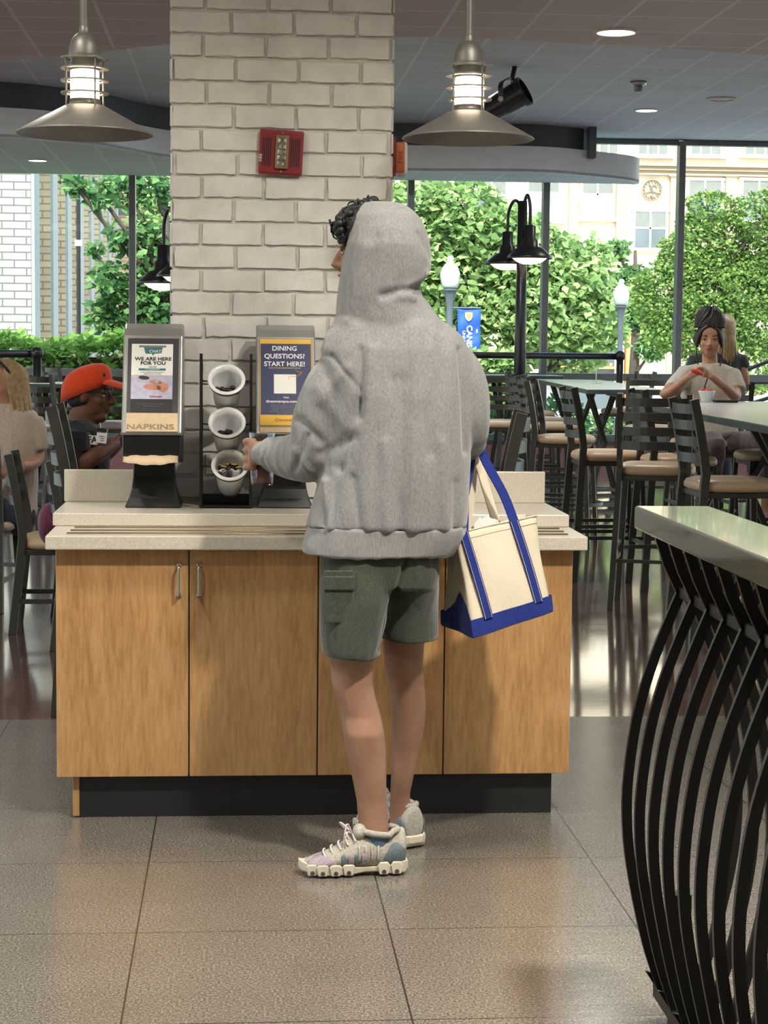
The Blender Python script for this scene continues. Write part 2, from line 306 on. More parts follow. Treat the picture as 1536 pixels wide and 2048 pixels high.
# ------------------------------------------------------------------ mesh builder
def frame(d):
    d = Vector(d).normalized(); a = Vector((0, 0, 1)) if abs(d.z) < 0.95 else Vector((1, 0, 0))
    u = d.cross(a).normalized(); return u, d.cross(u).normalized()
class MB:
    def __init__(s): s.v = []; s.f = []
    def add(s, vs, fs):
        o = len(s.v); s.v += [tuple(v) for v in vs]; s.f += [tuple(i+o for i in f) for f in fs]; return s
    def box(s, c, d, rot=None):
        vs = []
        for z in (-1, 1):
            for y in (-1, 1):
                for x in (-1, 1):
                    v = Vector((x*d[0]/2, y*d[1]/2, z*d[2]/2))
                    if rot: v = rot @ v
                    vs.append(v+Vector(c))
        return s.add(vs, [(0, 2, 3, 1), (4, 5, 7, 6), (0, 1, 5, 4), (2, 6, 7, 3), (0, 4, 6, 2), (1, 3, 7, 5)])
    def bx(s, x0, x1, y0, y1, z0, z1): return s.box(((x0+x1)/2, (y0+y1)/2, (z0+z1)/2), (x1-x0, y1-y0, z1-z0))
    def rings(s, R, closed=False, caps=True):
        n = len(R[0]); vs = [v for r in R for v in r]; fs = []
        m = len(R)
        for i in range(m if closed else m-1):
            for j in range(n):
                a, b = i*n+j, i*n+(j+1) % n; c, d = ((i+1) % m)*n+(j+1) % n, ((i+1) % m)*n+j
                fs.append((a, b, c, d))
        if caps and not closed: fs.append(tuple(range(n))[::-1]); fs.append(tuple((m-1)*n+j for j in range(n)))
        return s.add(vs, fs)
    def tube(s, pts, r, n=8, flat=None, closed=False, caps=True, sq=False):
        pts = [Vector(p) for p in pts]; R = []
        rs = r if isinstance(r, (list, tuple)) else [r]*len(pts)
        m = len(pts); prev = None
        for i, p in enumerate(pts):
            if closed: d = pts[(i+1) % m]-pts[i-1]
            else: d = pts[min(i+1, m-1)]-pts[max(i-1, 0)]
            if d.length < 1e-9: d = Vector((0, 0, 1))
            d.normalize()
            if prev is None: u, w = frame(d)
            else:
                u = (prev - d*prev.dot(d))
                if u.length < 1e-6: u, w = frame(d)
                else: u.normalize()
                w = d.cross(u)
            prev = u; ring = []
            for j in range(n):
                a = 2*PI*(j+(0.5 if sq else 0))/n; rr = rs[i]*(1.414 if sq else 1)
                k = (1, 1) if flat is None else flat
                ring.append(p+u*math.cos(a)*rr*k[0]+w*math.sin(a)*rr*k[1])
            R.append(ring)
        return s.rings(R, closed, caps)
    def bar(s, pts, w, t, wdir):
        """rectangular bar along pts; wdir = direction of its width"""
        pts = [Vector(p) for p in pts]; R = []; m = len(pts); wd = Vector(wdir).normalized()
        for i, p in enumerate(pts):
            d = (pts[min(i+1, m-1)]-pts[max(i-1, 0)]).normalized(); u = (wd-d*wd.dot(d)).normalized(); v = d.cross(u)
            R.append([p+u*w/2+v*t/2, p-u*w/2+v*t/2, p-u*w/2-v*t/2, p+u*w/2-v*t/2])
        return s.rings(R)
    def lathe(s, prof, c=(0, 0, 0), n=24, axis=None, caps=False):
        c = Vector(c); R = []
        ax = Vector(axis).normalized() if axis else Vector((0, 0, 1)); u, w = frame(ax) if axis else (Vector((1, 0, 0)), Vector((0, 1, 0)))
        for r, z in prof: R.append([c+ax*z+(u*math.cos(2*PI*j/n)+w*math.sin(2*PI*j/n))*r for j in range(n)])
        return s.rings(R, False, caps)
    def ell(s, c, r, n=16, m=10, rot=None):
        c = Vector(c); R = []
        for i in range(m+1):
            t = PI*i/m; t = min(max(t, 0.02), PI-0.02)
            ring = []
            for j in range(n):
                v = Vector((r[0]*math.sin(t)*math.cos(2*PI*j/n), r[1]*math.sin(t)*math.sin(2*PI*j/n), -r[2]*math.cos(t)))
                if rot: v = rot @ v
                ring.append(c+v)
            R.append(ring)
        return s.rings(R)
    def prism(s, poly, y0, y1, axis='Y'):
        """polygon in two axes pushed along the third"""
        n = len(poly)
        if axis == 'Y': a = [(p[0], y0, p[1]) for p in poly]; b = [(p[0], y1, p[1]) for p in poly]
        elif axis == 'X': a = [(y0, p[0], p[1]) for p in poly]; b = [(y1, p[0], p[1]) for p in poly]
        else: a = [(p[0], p[1], y0) for p in poly]; b = [(p[0], p[1], y1) for p in poly]
        return s.add(a+b, [tuple(range(n)), tuple(range(2*n-1, n-1, -1))]+[(i, i+n, (i+1) % n+n, (i+1) % n) for i in range(n)])
    def loft(s, rows, n=28, e=2.3):
        """rows: (cx, cy, z, a, b) super-ellipses"""
        R = []
        for cx, cy, z, a, b in rows:
            ring = []
            for j in range(n):
                t = 2*PI*j/n; c, q = math.cos(t), math.sin(t)
                ring.append((cx+a*math.copysign(abs(c)**(2/e), c), cy+b*math.copysign(abs(q)**(2/e), q), z))
            R.append(ring)
        return s.rings(R)
    def build(s, name, m, parent=None, smooth=False, bevel=0.0, subsurf=0, world=True, remesh=0, smooth_it=0, fn=None, solid=0.0, bseg=2):
        me = bpy.data.meshes.new(name); me.from_pydata(s.v, [], s.f); me.update()
        import bmesh
        bm = bmesh.new(); bm.from_mesh(me); bmesh.ops.recalc_face_normals(bm, faces=bm.faces); bm.to_mesh(me); bm.free()
        o = bpy.data.objects.new(name, me); COL.objects.link(o)
        for mm in (m if isinstance(m, (list, tuple)) else [m]): me.materials.append(MATS[mm])
        if solid: q = o.modifiers.new('solid', 'SOLIDIFY'); q.thickness = solid; q.offset = 0
        if remesh: q = o.modifiers.new('remesh', 'REMESH'); q.mode = 'VOXEL'; q.voxel_size = remesh
        if smooth_it: q = o.modifiers.new('smooth', 'SMOOTH'); q.iterations = smooth_it; q.factor = 0.5
        if bevel: q = o.modifiers.new('bevel', 'BEVEL'); q.width = bevel; q.segments = bseg; q.limit_method = 'ANGLE'; q.angle_limit = 0.6
        if subsurf: q = o.modifiers.new('sub', 'SUBSURF'); q.levels = subsurf; q.render_levels = subsurf
        if o.modifiers:
            dg = bpy.context.evaluated_depsgraph_get(); e = o.evaluated_get(dg)
            nm = bpy.data.meshes.new_from_object(e); o.modifiers.clear(); o.data = nm; nm.name = name; me = nm
            if remesh:
                me.materials.clear()
                for mm in (m if isinstance(m, (list, tuple)) else [m]): me.materials.append(MATS[mm])
        if fn:
            n = len(me.vertices); co = np.empty(n*3); me.vertices.foreach_get('co', co); co = co.reshape(-1, 3)
            no = np.empty(n*3); me.vertices.foreach_get('normal', no); no = no.reshape(-1, 3)
            co = fn(co, no); me.vertices.foreach_set('co', np.ascontiguousarray(co).ravel()); me.update()
        if smooth or remesh:
            me.polygons.foreach_set('use_smooth', [True]*len(me.polygons))
        elif bevel:
            try: me.shade_smooth() if False else None
            except Exception: pass
        n = len(me.vertices); co = np.empty(n*3); me.vertices.foreach_get('co', co); co = co.reshape(-1, 3)
        if parent is not None:
            o.parent = parent
            if world: off = np.array(parent_loc(parent)); co = co-off; me.vertices.foreach_set('co', co.ravel()); me.update()
        else:
            b = np.array([(co[:, 0].min()+co[:, 0].max())/2, (co[:, 1].min()+co[:, 1].max())/2, co[:, 2].min()])
            if world == 'keep': b = b*0
            me.vertices.foreach_set('co', (co-b).ravel()); me.update(); o.location = b.tolist()
        return o
def parent_loc(p):
    l = Vector((0, 0, 0))
    while p: l += p.location; p = p.parent
    return l
def tag(o, label=None, cat=None, group=None, kind=None):
    if label: o['label'] = label
    if cat: o['category'] = cat
    if group: o['group'] = group
    if kind: o['kind'] = kind
    return o
def thing(name, loc, label, cat, group=None, rz=0):
    o = bpy.data.objects.new(name, None); COL.objects.link(o); o.location = loc; o.rotation_euler = (0, 0, rz)
    o.empty_display_size = 0.1
    return tag(o, label, cat, group)
def structure(o): o['kind'] = 'structure'; return o
def children(o): return [c for c in bpy.data.objects if c.parent == o]
def copy_thing(o, loc, rz=0, label=None, group=None, parent=None):
    c = o.copy(); COL.objects.link(c); c.parent = parent
    if parent is None:
        c.location = loc; c.rotation_euler = (0, 0, rz)
        if label: c['label'] = label
        if group: c['group'] = group
    for ch in children(o): copy_thing(ch, None, parent=c)
    return c
def text(body, size, m, parent, loc, rot=(PI/2, 0, 0), align='CENTER', name='lettering', bold=0.0, sx=1.0, depth=0.0004):
    cu = bpy.data.curves.new(name, 'FONT'); cu.body = body; cu.size = size; cu.align_x = align; cu.align_y = 'CENTER'
    cu.extrude = depth; cu.offset = bold
    t = bpy.data.objects.new(name, cu); COL.objects.link(t)
    dg = bpy.context.evaluated_depsgraph_get(); me = bpy.data.meshes.new_from_object(t.evaluated_get(dg)); bpy.data.objects.remove(t)
    me.materials.clear(); me.materials.append(MATS[m])
    o = bpy.data.objects.new(name, me); COL.objects.link(o); o.parent = parent
    o.location = Vector(loc)-(parent_loc(parent) if parent else Vector()); o.rotation_euler = rot; o.scale = (sx, 1, 1)
    return o
def smooth_path(pts, k=6):
    pts = [Vector(p) for p in pts]; out = []
    for i in range(len(pts)-1):
        p0 = pts[max(i-1, 0)]; p1 = pts[i]; p2 = pts[i+1]; p3 = pts[min(i+2, len(pts)-1)]
        for j in range(k):
            t = j/k
            out.append(0.5*((2*p1)+(p2-p0)*t+(2*p0-5*p1+4*p2-p3)*t*t+(3*p1-p0-3*p2+p3)*t**3))
    out.append(pts[-1]); return out

# ================================================================== THE SETTING
Z_NEAR, Z_UP, Z_SOF = 3.30, 3.95, 3.405
Y_WIN = 22.5; XL, XR, YB = -9.0, 15.0, -3.0
Y_RED = 6.95
# floor: grey tiles by the counter, red-brown tiles in the seating area
me = bpy.data.meshes.new('floor')
me.from_pydata([(XL, YB, 0), (XR, YB, 0), (XR, Y_RED, 0), (XL, Y_RED, 0), (XR, Y_WIN, 0), (XL, Y_WIN, 0)], [], [(0, 1, 2, 3), (3, 2, 4, 5)])
fo = bpy.data.objects.new('floor', me); COL.objects.link(fo); structure(fo)
me.materials.append(MATS['floor_grey']); me.materials.append(MATS['floor_red']); me.polygons[1].material_index = 1
# both long sides, out of the picture, are opened up to let in sky fill
for nm, xa in (('wall_left', XL-.2), ('wall_right', XR)):
    m = MB(); m.bx(xa, xa+.2, YB, Y_WIN, -.1, .45); m.bx(xa, xa+.2, YB, Y_WIN, Z_UP-.15, Z_UP+.2)
    for k in range(9): m.bx(xa, xa+.2, YB+.2+k*3.15, YB+.5+k*3.15, .45, Z_UP-.15)
    structure(m.build(nm, 'soft_wall', world='keep'))
structure(MB().bx(XL-.2, XR+.2, YB-.2, YB, -.1, Z_UP+.2).build('wall_back', 'soft_wall', world='keep'))
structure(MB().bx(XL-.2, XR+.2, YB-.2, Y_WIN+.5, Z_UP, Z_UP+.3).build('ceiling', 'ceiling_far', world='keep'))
# lower ceiling over the serving area with its curved front edge
edge = smooth_path([(XL, 13.2, 0), (-4.5, 13.4, 0), (-1.59, 12.75, 0), (-1.0, 12.43, 0), (-.45, 11.98, 0), (.2, 11.62, 0), (.95, 11.5, 0), (1.44, 11.47, 0), (2.24, 11.6, 0), (3.37, 11.85, 0), (5.5, 12.4, 0), (XR, 14.5, 0)], 5)
poly = [(XL, YB)]+[(XR, YB)]+[(p.x, p.y) for p in reversed(edge)]
structure(MB().prism(poly, Z_NEAR, Z_NEAR+.12, 'Z').build('ceiling', 'ceiling_near', world='keep'))
# lowered soffit along the windows: light curved fascia, riser above coloured dark for its shade
fas = smooth_path([(XL, 17.6, 0), (-4.5, 18.0, 0), (-2.31, 18.5, 0), (-1.75, 18.8, 0), (-1.35, 19.15, 0), (-.73, 20.2, 0), (.3, 21.0, 0), (1.83, 21.2, 0), (3.3, 21.05, 0), (4.06, 21.42, 0), (4.6, 21.85, 0), (4.8, 22.2, 0), (4.8, 22.42, 0)], 6)
f2 = [(p.x, p.y) for p in fas]
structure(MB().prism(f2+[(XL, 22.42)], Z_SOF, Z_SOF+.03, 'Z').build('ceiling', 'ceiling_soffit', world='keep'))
fb = MB(); R = []
for i, p in enumerate(fas):
    d = (fas[min(i+1, len(fas)-1)]-fas[max(i-1, 0)]).normalized(); nrm = Vector((-d.y, d.x, 0))
    R.append([p+Vector((0, 0, Z_SOF-.004)), p+nrm*.05+Vector((0, 0, Z_SOF-.004)), p+nrm*.05+Vector((0, 0, 3.69)), p+Vector((0, 0, 3.69))])
structure(fb.rings(R).build('trim_1', 'fascia_paint', world='keep', smooth=False))
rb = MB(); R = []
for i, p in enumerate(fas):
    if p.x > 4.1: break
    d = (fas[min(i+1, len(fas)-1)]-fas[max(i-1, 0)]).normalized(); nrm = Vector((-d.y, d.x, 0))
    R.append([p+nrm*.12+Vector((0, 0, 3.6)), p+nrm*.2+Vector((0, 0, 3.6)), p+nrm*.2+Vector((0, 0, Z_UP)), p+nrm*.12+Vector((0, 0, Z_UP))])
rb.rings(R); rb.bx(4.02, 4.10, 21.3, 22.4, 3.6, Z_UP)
structure(rb.build('trim_2', 'riser_shade_dark_glass', world='keep'))
# window wall
MX = [-1.261+1.66*k for k in range(-5, 10)]
MX[MX.index(min(MX, key=lambda v: abs(v-2.06)))] = 2.073
for i in range(len(MX)-1):
    a, b = MX[i], MX[i+1]; m = MB()
    top = 3.405 if b < 4.9 else 3.89
    m.bx(a-.04, a+.04, Y_WIN-.10, Y_WIN+.06, .30, 3.93)
    m.bx(a+.04, b-.04, Y_WIN-.04, Y_WIN+.05, 1.02, 1.11)
    m.bx(a+.04, b-.04, Y_WIN-.05, Y_WIN+.05, .28, .36)
    m.bx(a+.04, b-.04, Y_WIN-.06, Y_WIN+.05, 3.885, 3.95)
    w = structure(m.build('window_%d' % (i+1), 'mullion_metal', bevel=.006, world='keep'))
    structure(MB().bx(a+.04, b-.04, Y_WIN, Y_WIN+.006, .36, 3.885).build('pane', 'window_glass', parent=w, world=False))
structure(MB().bx(XL, XR, Y_WIN-.14, Y_WIN+.2, 0, .24).build('wall_front', 'curb_pink', world='keep'))
structure(MB().bx(XL, XR, Y_WIN-.16, Y_WIN+.2, .24, .285).build('trim_3', 'frame_dark', world='keep'))
# downlights
def downlight(x, y, z, r, label, power, on_=True, spread=2.6, color=LAMP_COL):
    t = thing('ceiling_downlight', (x, y, z), label, 'ceiling light', 'recessed ceiling downlights')
    MB().lathe([(r*1.18, -.001), (r*1.18, -.008), (r, -.012), (r*.97, -.004), (r*.97, .0)], n=28).build('trim_ring', 'off_white', t, world=False, smooth=True)
    MB().lathe([(.001, -.006), (r*.95, -.006), (r*.95, -.003), (.001, -.003)], n=28).build('lens', 'downlight_glow' if on_ else 'fascia_paint', t, world=False)
    if power: area_lamp('downlight_lamp', (0, 0, -.03), power, r*1.8, spread=spread, parent=t, color=color)
    return t
g = on(1232, 63, Z_NEAR); downlight(g.x, g.y, Z_NEAR, .115, 'bright round downlight in the brown tiled ceiling, upper right', 55)
g = on(1293, 220, Z_UP); downlight(g.x, g.y, Z_UP, .115, 'small lit downlight in the far grey tiled ceiling beyond the spotlight', 14)
g = on(75, 320, Z_SOF); downlight(g.x, g.y, Z_SOF, .10, 'small lit downlight in the lowered soffit above the brick building view', 10)
for (x, y, p) in ((1.25, 3.15, 250), (-1.3, 3.1, 60), (.9, 4.3, 40), (-1.2, 4.5, 50), (3.4, 3.4, 45), (-3.4, 4.0, 45), (.4, .8, 45), (-1.2, 7.6, 60), (3.0, 1.0, 30)):
    downlight(x, y, Z_NEAR, .115, 'round recessed downlight in the brown tiled ceiling above the serving counter', p)
for (x, y, p) in ((-2.6, 14.5, 150), (1.2, 13.8, 130), (5.6, 14.5, 150), (8.5, 18, 110), (-6, 13.5, 110), (2.2, 17.5, 110)):  # cool ceiling lamps added to lift the brightness of the seating area
    downlight(x, y, Z_UP, .115, 'added cool downlight in the far grey tiled ceiling to brighten the seating', p, color=(.86, .94, 1.0), spread=PI)
g = on(1443, 197, Z_UP); t = thing('ceiling_speaker', (g.x, g.y, Z_UP), 'round flush white speaker grille in the far ceiling at right', 'ceiling speaker')
MB().lathe([(.15, -.001), (.15, -.012), (.125, -.016), (.12, -.006)], n=32).build('rim', 'off_white', t, world=False, smooth=True)
MB().lathe([(.001, -.008), (.12, -.008), (.12, -.002), (.001, -.002)], n=32).build('grille', 'ceiling_far', t, world=False)
g = on(1277, 163, Z_UP); t = thing('smoke_detector', (g.x, g.y, Z_UP), 'small smoke detector hanging from the far grey tiled ceiling', 'smoke detector')
MB().lathe([(.001, 0), (.075, 0), (.075, -.03), (.05, -.04), (.001, -.04)], n=24).build('base', 'brushed_steel', t, world=False, smooth=True)
MB().lathe([(.04, -.04), (.045, -.075), (.03, -.095), (.001, -.095)], n=20).build('sensor', 'lamp_metal', t, world=False, smooth=True)

# ------------------------------------------------------------------ brick pillar
PX0, PX1, PY = -.218, .503, 6.13
structure(MB().bx(PX0+.004, PX1-.004, PY+.006, PY+.70, 0, Z_UP).build('wall_pillar', 'mortar_paint', world='keep'))
bk = MB(); rnd = random.Random(3)
def brick_face(origin, u, nrm, length):
    zc = .905; row = 0; H = .0755; L = .2035
    while zc < Z_NEAR:
        off = (-.10 if row % 2 else -.0)+rnd.uniform(-.012, .012); x = off
        while x < length:
            x0, x1 = max(x+.0045, 0.0), min(x+L-.0045, length)
            if x1-x0 > .02:
                z0, z1 = zc+.0045+rnd.uniform(-.0015, .0015), zc+H-.003+rnd.uniform(-.0015, .0015)
                nx, nz = 7, 3; vs = []; fs = []
                th = .0078+rnd.uniform(-.0012, .0012)
                for k in range(2):
                    for iz in range(nz+1):
                        for ix in range(nx+1):
                            jx = rnd.uniform(-.0022, .0022) if ix in (0, nx) else 0; jz = rnd.uniform(-.0024, .0024) if iz in (0, nz) else 0
                            ins = .0028 if k == 0 else 0
                            if ix == 0: jx += ins
                            if ix == nx: jx -= ins
                            if iz == 0: jz += ins
                            if iz == nz: jz -= ins
                            d = th+rnd.uniform(-.0007, .0007) if k == 0 else .0
                            p = Vector(origin)+Vector(u)*(x0+(x1-x0)*ix/nx+jx)+Vector((0, 0, z0+(z1-z0)*iz/nz+jz))+Vector(nrm)*(d-.004)
                            vs.append(p)
                w = (nx+1)*(nz+1)
                for iz in range(nz):
                    for ix in range(nx):
                        a = iz*(nx+1)+ix; fs.append((a, a+1, a+nx+2, a+nx+1))
                for ix in range(nx):
                    a = ix; fs.append((a, a+w, a+1+w, a+1)); a = nz*(nx+1)+ix; fs.append((a, a+1, a+1+w, a+w))
                for iz in range(nz):
                    a = iz*(nx+1); fs.append((a, a+nx+1, a+nx+1+w, a+w)); a = iz*(nx+1)+nx; fs.append((a, a+w, a+nx+1+w, a+nx+1))
                bk.add(vs, fs)
            x += L
        zc += H; row += 1
brick_face((PX0, PY, 0), (1, 0, 0), (0, -1, 0), PX1-PX0)
brick_face((PX1, PY, 0), (0, 1, 0), (1, 0, 0), .70)
brick_face((PX0, PY+.70, 0), (0, -1, 0), (-1, 0, 0), .70)
structure(bk.build('wall_pillar', 'painted_brick', world='keep'))

# ------------------------------------------------------------------ serving counter
cab = thing('cabinet', (.235, 5.75, 0), 'maple veneered counter cabinet on a black plinth, standing before the white brick pillar', 'cabinet')
CX0, CX1 = -.531, 1.003
MB().bx(CX0+.004, CX1-.004, 5.472, 6.085, .135, .812).build('carcass', 'maple', cab, bevel=.002)
MB().bx(CX0+.055, CX1-.045, 5.49, 6.02, 0.0, .135).build('plinth', 'black_laminate', cab, bevel=.002)
MB().bx(CX0+.043, CX0+.063, 5.486, 6.0, 0.004, .134).build('plinth_end_panel', 'maple', cab, bevel=.002)
seams = [at(378, 1300, 5.45).x, at(636, 1300, 5.45).x, at(889, 1300, 5.45).x]
xs = [CX0]+seams+[CX1]
for i in range(4):
    a, b = xs[i]+(.0022 if i else 0), xs[i+1]-(.0022 if i < 3 else 0)
    dr = MB().bx(a, b, 5.45, 5.47, .131, .811).build('door', 'maple', cab, bevel=.0018)
    hx = (b-.027) if i % 2 == 0 else (a+.027)
    h = MB(); z1, z0 = at(361, 1133, 5.42).z, at(361, 1193, 5.42).z
    h.tube(smooth_path([(hx, 5.45, z0), (hx, 5.426, z0+.002), (hx, 5.422, z0+.012), (hx, 5.422, z1-.012), (hx, 5.426, z1-.002), (hx, 5.45, z1)], 3), .0042, 10)
    h.lathe([(.0075, 0), (.0075, .003)], (hx, 5.447, z0), 12, (0, -1, 0), True); h.lathe([(.0075, 0), (.0075, .003)], (hx, 5.447, z1), 12, (0, -1, 0), True)
    h.build('handle', 'brushed_steel', dr, smooth=True)
top = thing('countertop', (.235, 5.75, .81), 'speckled cream stone countertop in two steps with a low back upstand, on the maple cabinet', 'countertop')
MB().bx(-.556, 1.038, 5.40, 5.76, .8145, .856).build('tray_ledge', 'solid_surface', top, bevel=.004, bseg=3)
m = MB().bx(-.563, 1.034, 5.694, 6.118, .8565, .895); m.bx(-.563, PX0-.012, 6.118, 6.16, .8565, .895); m.bx(PX1+.012, 1.034, 6.118, 6.16, .8565, .895)
m.build('upper_shelf', 'solid_surface', top, bevel=.003)
MB().bx(-.567, PX0-.012, 6.12, 6.145, .8955, 1.0).build('upstand', 'solid_surface', top, bevel=.002)
MB().bx(PX1+.012, 1.027, 6.12, 6.145, .8955, 1.0).build('upstand', 'solid_surface', top, bevel=.002)
for (px, py, qx, qy) in ((149, 1055, 1118, 1057), (141, 1061, 1127, 1063), (133, 1067, 1135, 1068.5)):
    a, b = on(px, py, .8575), on(qx, qy, .8575); y = (a.y+b.y)/2
    y = min(y, 5.685)
    MB().tube([(a.x, y, .8565), (b.x, y, .8565)], .0042, 8).build('tray_slide_rod', 'bronze_strip', top, smooth=True)

# ------------------------------------------------------------------ warehouse pendants
def pendant(px, py, Y, side):
    c = at(px, py, Y); t = thing('pendant_lamp', tuple(c), None, 'pendant lamp', 'caged warehouse pendant lamps')
    MB().lathe([(.056, .080), (.060, .078), (.194, .004), (.197, 0), (.194, -.002), (.19, .0), (.058, .073), (.05, .078)], n=48).build('shade', 'lamp_metal', t, world=False, smooth=True)
    MB().lathe([(.001, .178), (.040, .178), (.041, .17), (.0415, .095), (.040, .09), (.001, .09)], n=28).build('lens', 'lamp_glow', t, world=False, smooth=True)
    MB().lathe([(.044, .078), (.046, .082), (.044, .098), (.043, .098), (.043, .078)], n=28).build('lens_collar', 'lamp_metal', t, world=False, smooth=True)
    cg = MB()
    for z in (.115, .150, .185, .213): cg.lathe([(.066, z-.0022), (.069, z-.0022), (.069, z+.0022), (.052, z+.0022), (.052, z-.0022), (.066, z-.0022)], n=36)
    for k in range(4):
        a = k*PI/2+.75*PI-.2; cg.tube([(.060*math.cos(a), .060*math.sin(a), .066), (.060*math.cos(a), .060*math.sin(a), .214)], .0028, 6)
    cg.build('cage', 'lamp_metal', t, world=False, smooth=False)
    MB().lathe([(.001, .288), (.012, .286), (.022, .283), (.035, .270), (.0435, .250), (.0455, .225), (.0455, .213), (.040, .21), (.04, .18), (.001, .18)], n=32).build('socket_housing', 'lamp_metal', t, world=False, smooth=True)
    px_ = smooth_path([(0, 0, .28), (0, 0, .42), (side*.004, 0, .50), (side*.03, .04, .62), (side*.09, .14, .72), (side*.17, .30, .77), (side*.24, .48, .78), (side*.255, .685, .78)], 5)
    MB().tube(px_, .0125, 14).build('gooseneck', 'lamp_metal', t, world=False, smooth=True)
    MB().lathe([(.016, .28), (.0165, .284), (.0165, .30), (.014, .304)], n=20).build('neck_collar', 'lamp_metal', t, world=False, smooth=True)
    return t
a = pendant(170, 268, 5.45, 1); a['label'] = 'left caged metal pendant lamp with a wide cone shade, left of the brick pillar'
b = pendant(936, 278, 5.55, -1); b['label'] = 'right caged metal pendant lamp with a wide cone shade, right of the brick pillar'

# ------------------------------------------------------------------ fire alarms
def alarm_front():
    c = at(562, 305, PY-.02); t = thing('fire_alarm', tuple(c), 'square red fire alarm with clear strobe on the front of the white brick pillar', 'fire alarm')
    rot = Matrix.Rotation(math.radians(2.6), 3, 'Y'); w = .0715
    MB().box((0, .003, 0), (2*w, .022, 2*w), rot).build('housing', 'red_plastic', t, world=False, bevel=.006, bseg=3)
    for sx in (-1, 1):
        g = MB()
        for k in range(5): g.box(rot @ Vector((sx*(.034+k*.0062), -.0085, 0)), (.0028, .002, .09), rot)
        g.build('louvre', 'matte_black', t, world=False)
    MB().box(rot @ Vector((.003, -.012, 0)), (.044, .012, .108), rot).build('strobe_frame', 'bronze_frame', t, world=False, bevel=.003)
    gl = MB(); r2 = random.Random(5)
    for i in range(2):
        for j in range(5):
            z = -.036+j*.018; x = -.006+i*.014
            gl.add([rot @ Vector(v) for v in [(x-.006, -.0185, z-.008), (x+.008, -.0185, z-.008), (x+.008, -.0185, z+.009), (x-.006, -.0185, z+.009), (x+r2.uniform(-.003, .004), -.027, z+r2.uniform(-.004, .004))]], [(0, 1, 4), (1, 2, 4), (2, 3, 4), (3, 0, 4), (0, 3, 2, 1)])
    gl.build('strobe_lens', 'brushed_steel', t, world=False)
    for z in (-.062, .062): MB().lathe([(.003, 0), (.003, .003)], rot @ Vector((.002, -.008, z)), 10, (0, -1, 0), True).build('screw', 'brushed_steel', t, world=False)
    text('FIRE', .014, 'ink_white', t, c+Vector((-.066, -.0095, -.018)), (PI/2, -PI/2, 0))
alarm_front()
c = Vector((PX1+.008, 6.32, at(800, 318, 6.32).z)); t = thing('fire_alarm', tuple(c), 'side-mounted orange and white fire alarm strobe on the right flank of the brick pillar', 'fire alarm')
MB().bx(0, .012, -.09, .09, -.066, .066).build('back_plate', 'red_plastic', t, world=False, bevel=.003)
MB().bx(.012, .045, -.07, .07, -.052, .05).build('housing', 'orange_plastic', t, world=False, bevel=.006)
MB().bx(.030, .056, -.045, .075, -.056, .054).build('strobe_lens', 'off_white', t, world=False, bevel=.01, bseg=3)
text('FIRE', .024, 'ink_red', t, c+Vector((.030, -.0712, 0)), (PI/2, -PI/2, 0))

# ------------------------------------------------------------------ stage spotlight
g = on(1030, 133, Z_UP); t = thing('stage_spotlight', (g.x, g.y, Z_UP), 'black stage spotlight clamped under the far ceiling behind the right pendant', 'spotlight')
ax = Vector((.75, -.35, .42)).normalized(); cc = Vector((-.06, 0, -.26))
MB().tube([(.0, 0, 0), (-.02, 0, -.10)], .02, 10).build('clamp', 'black_metal', t, world=False)
u, w = frame(ax)
MB().lathe([(.001, -.17), (.07, -.17), (.085, -.15), (.095, -.02), (.10, 0), (.10, .12), (.115, .125), (.115, .16), (.10, .165), (.098, .13), (.001, .12)], cc, 24, ax).build('lamp_housing', 'black_metal', t, world=False, smooth=False)
yk = [cc+u*.13-w*0, cc+u*.13+Vector((0, 0, .12)), Vector((-.02, 0, -.09)), cc-u*.13+Vector((0, 0, .12)), cc-u*.13]
MB().bar(smooth_path(yk, 4), .035, .008, ax).build('yoke', 'black_metal', t, world=False); t.scale = (1.25, 1.25, 1.2)
MB().lathe([(.02, -.14), (.02, .14)], cc, 12, u, True).build('pivot_bolt', 'brushed_steel', t, world=False)

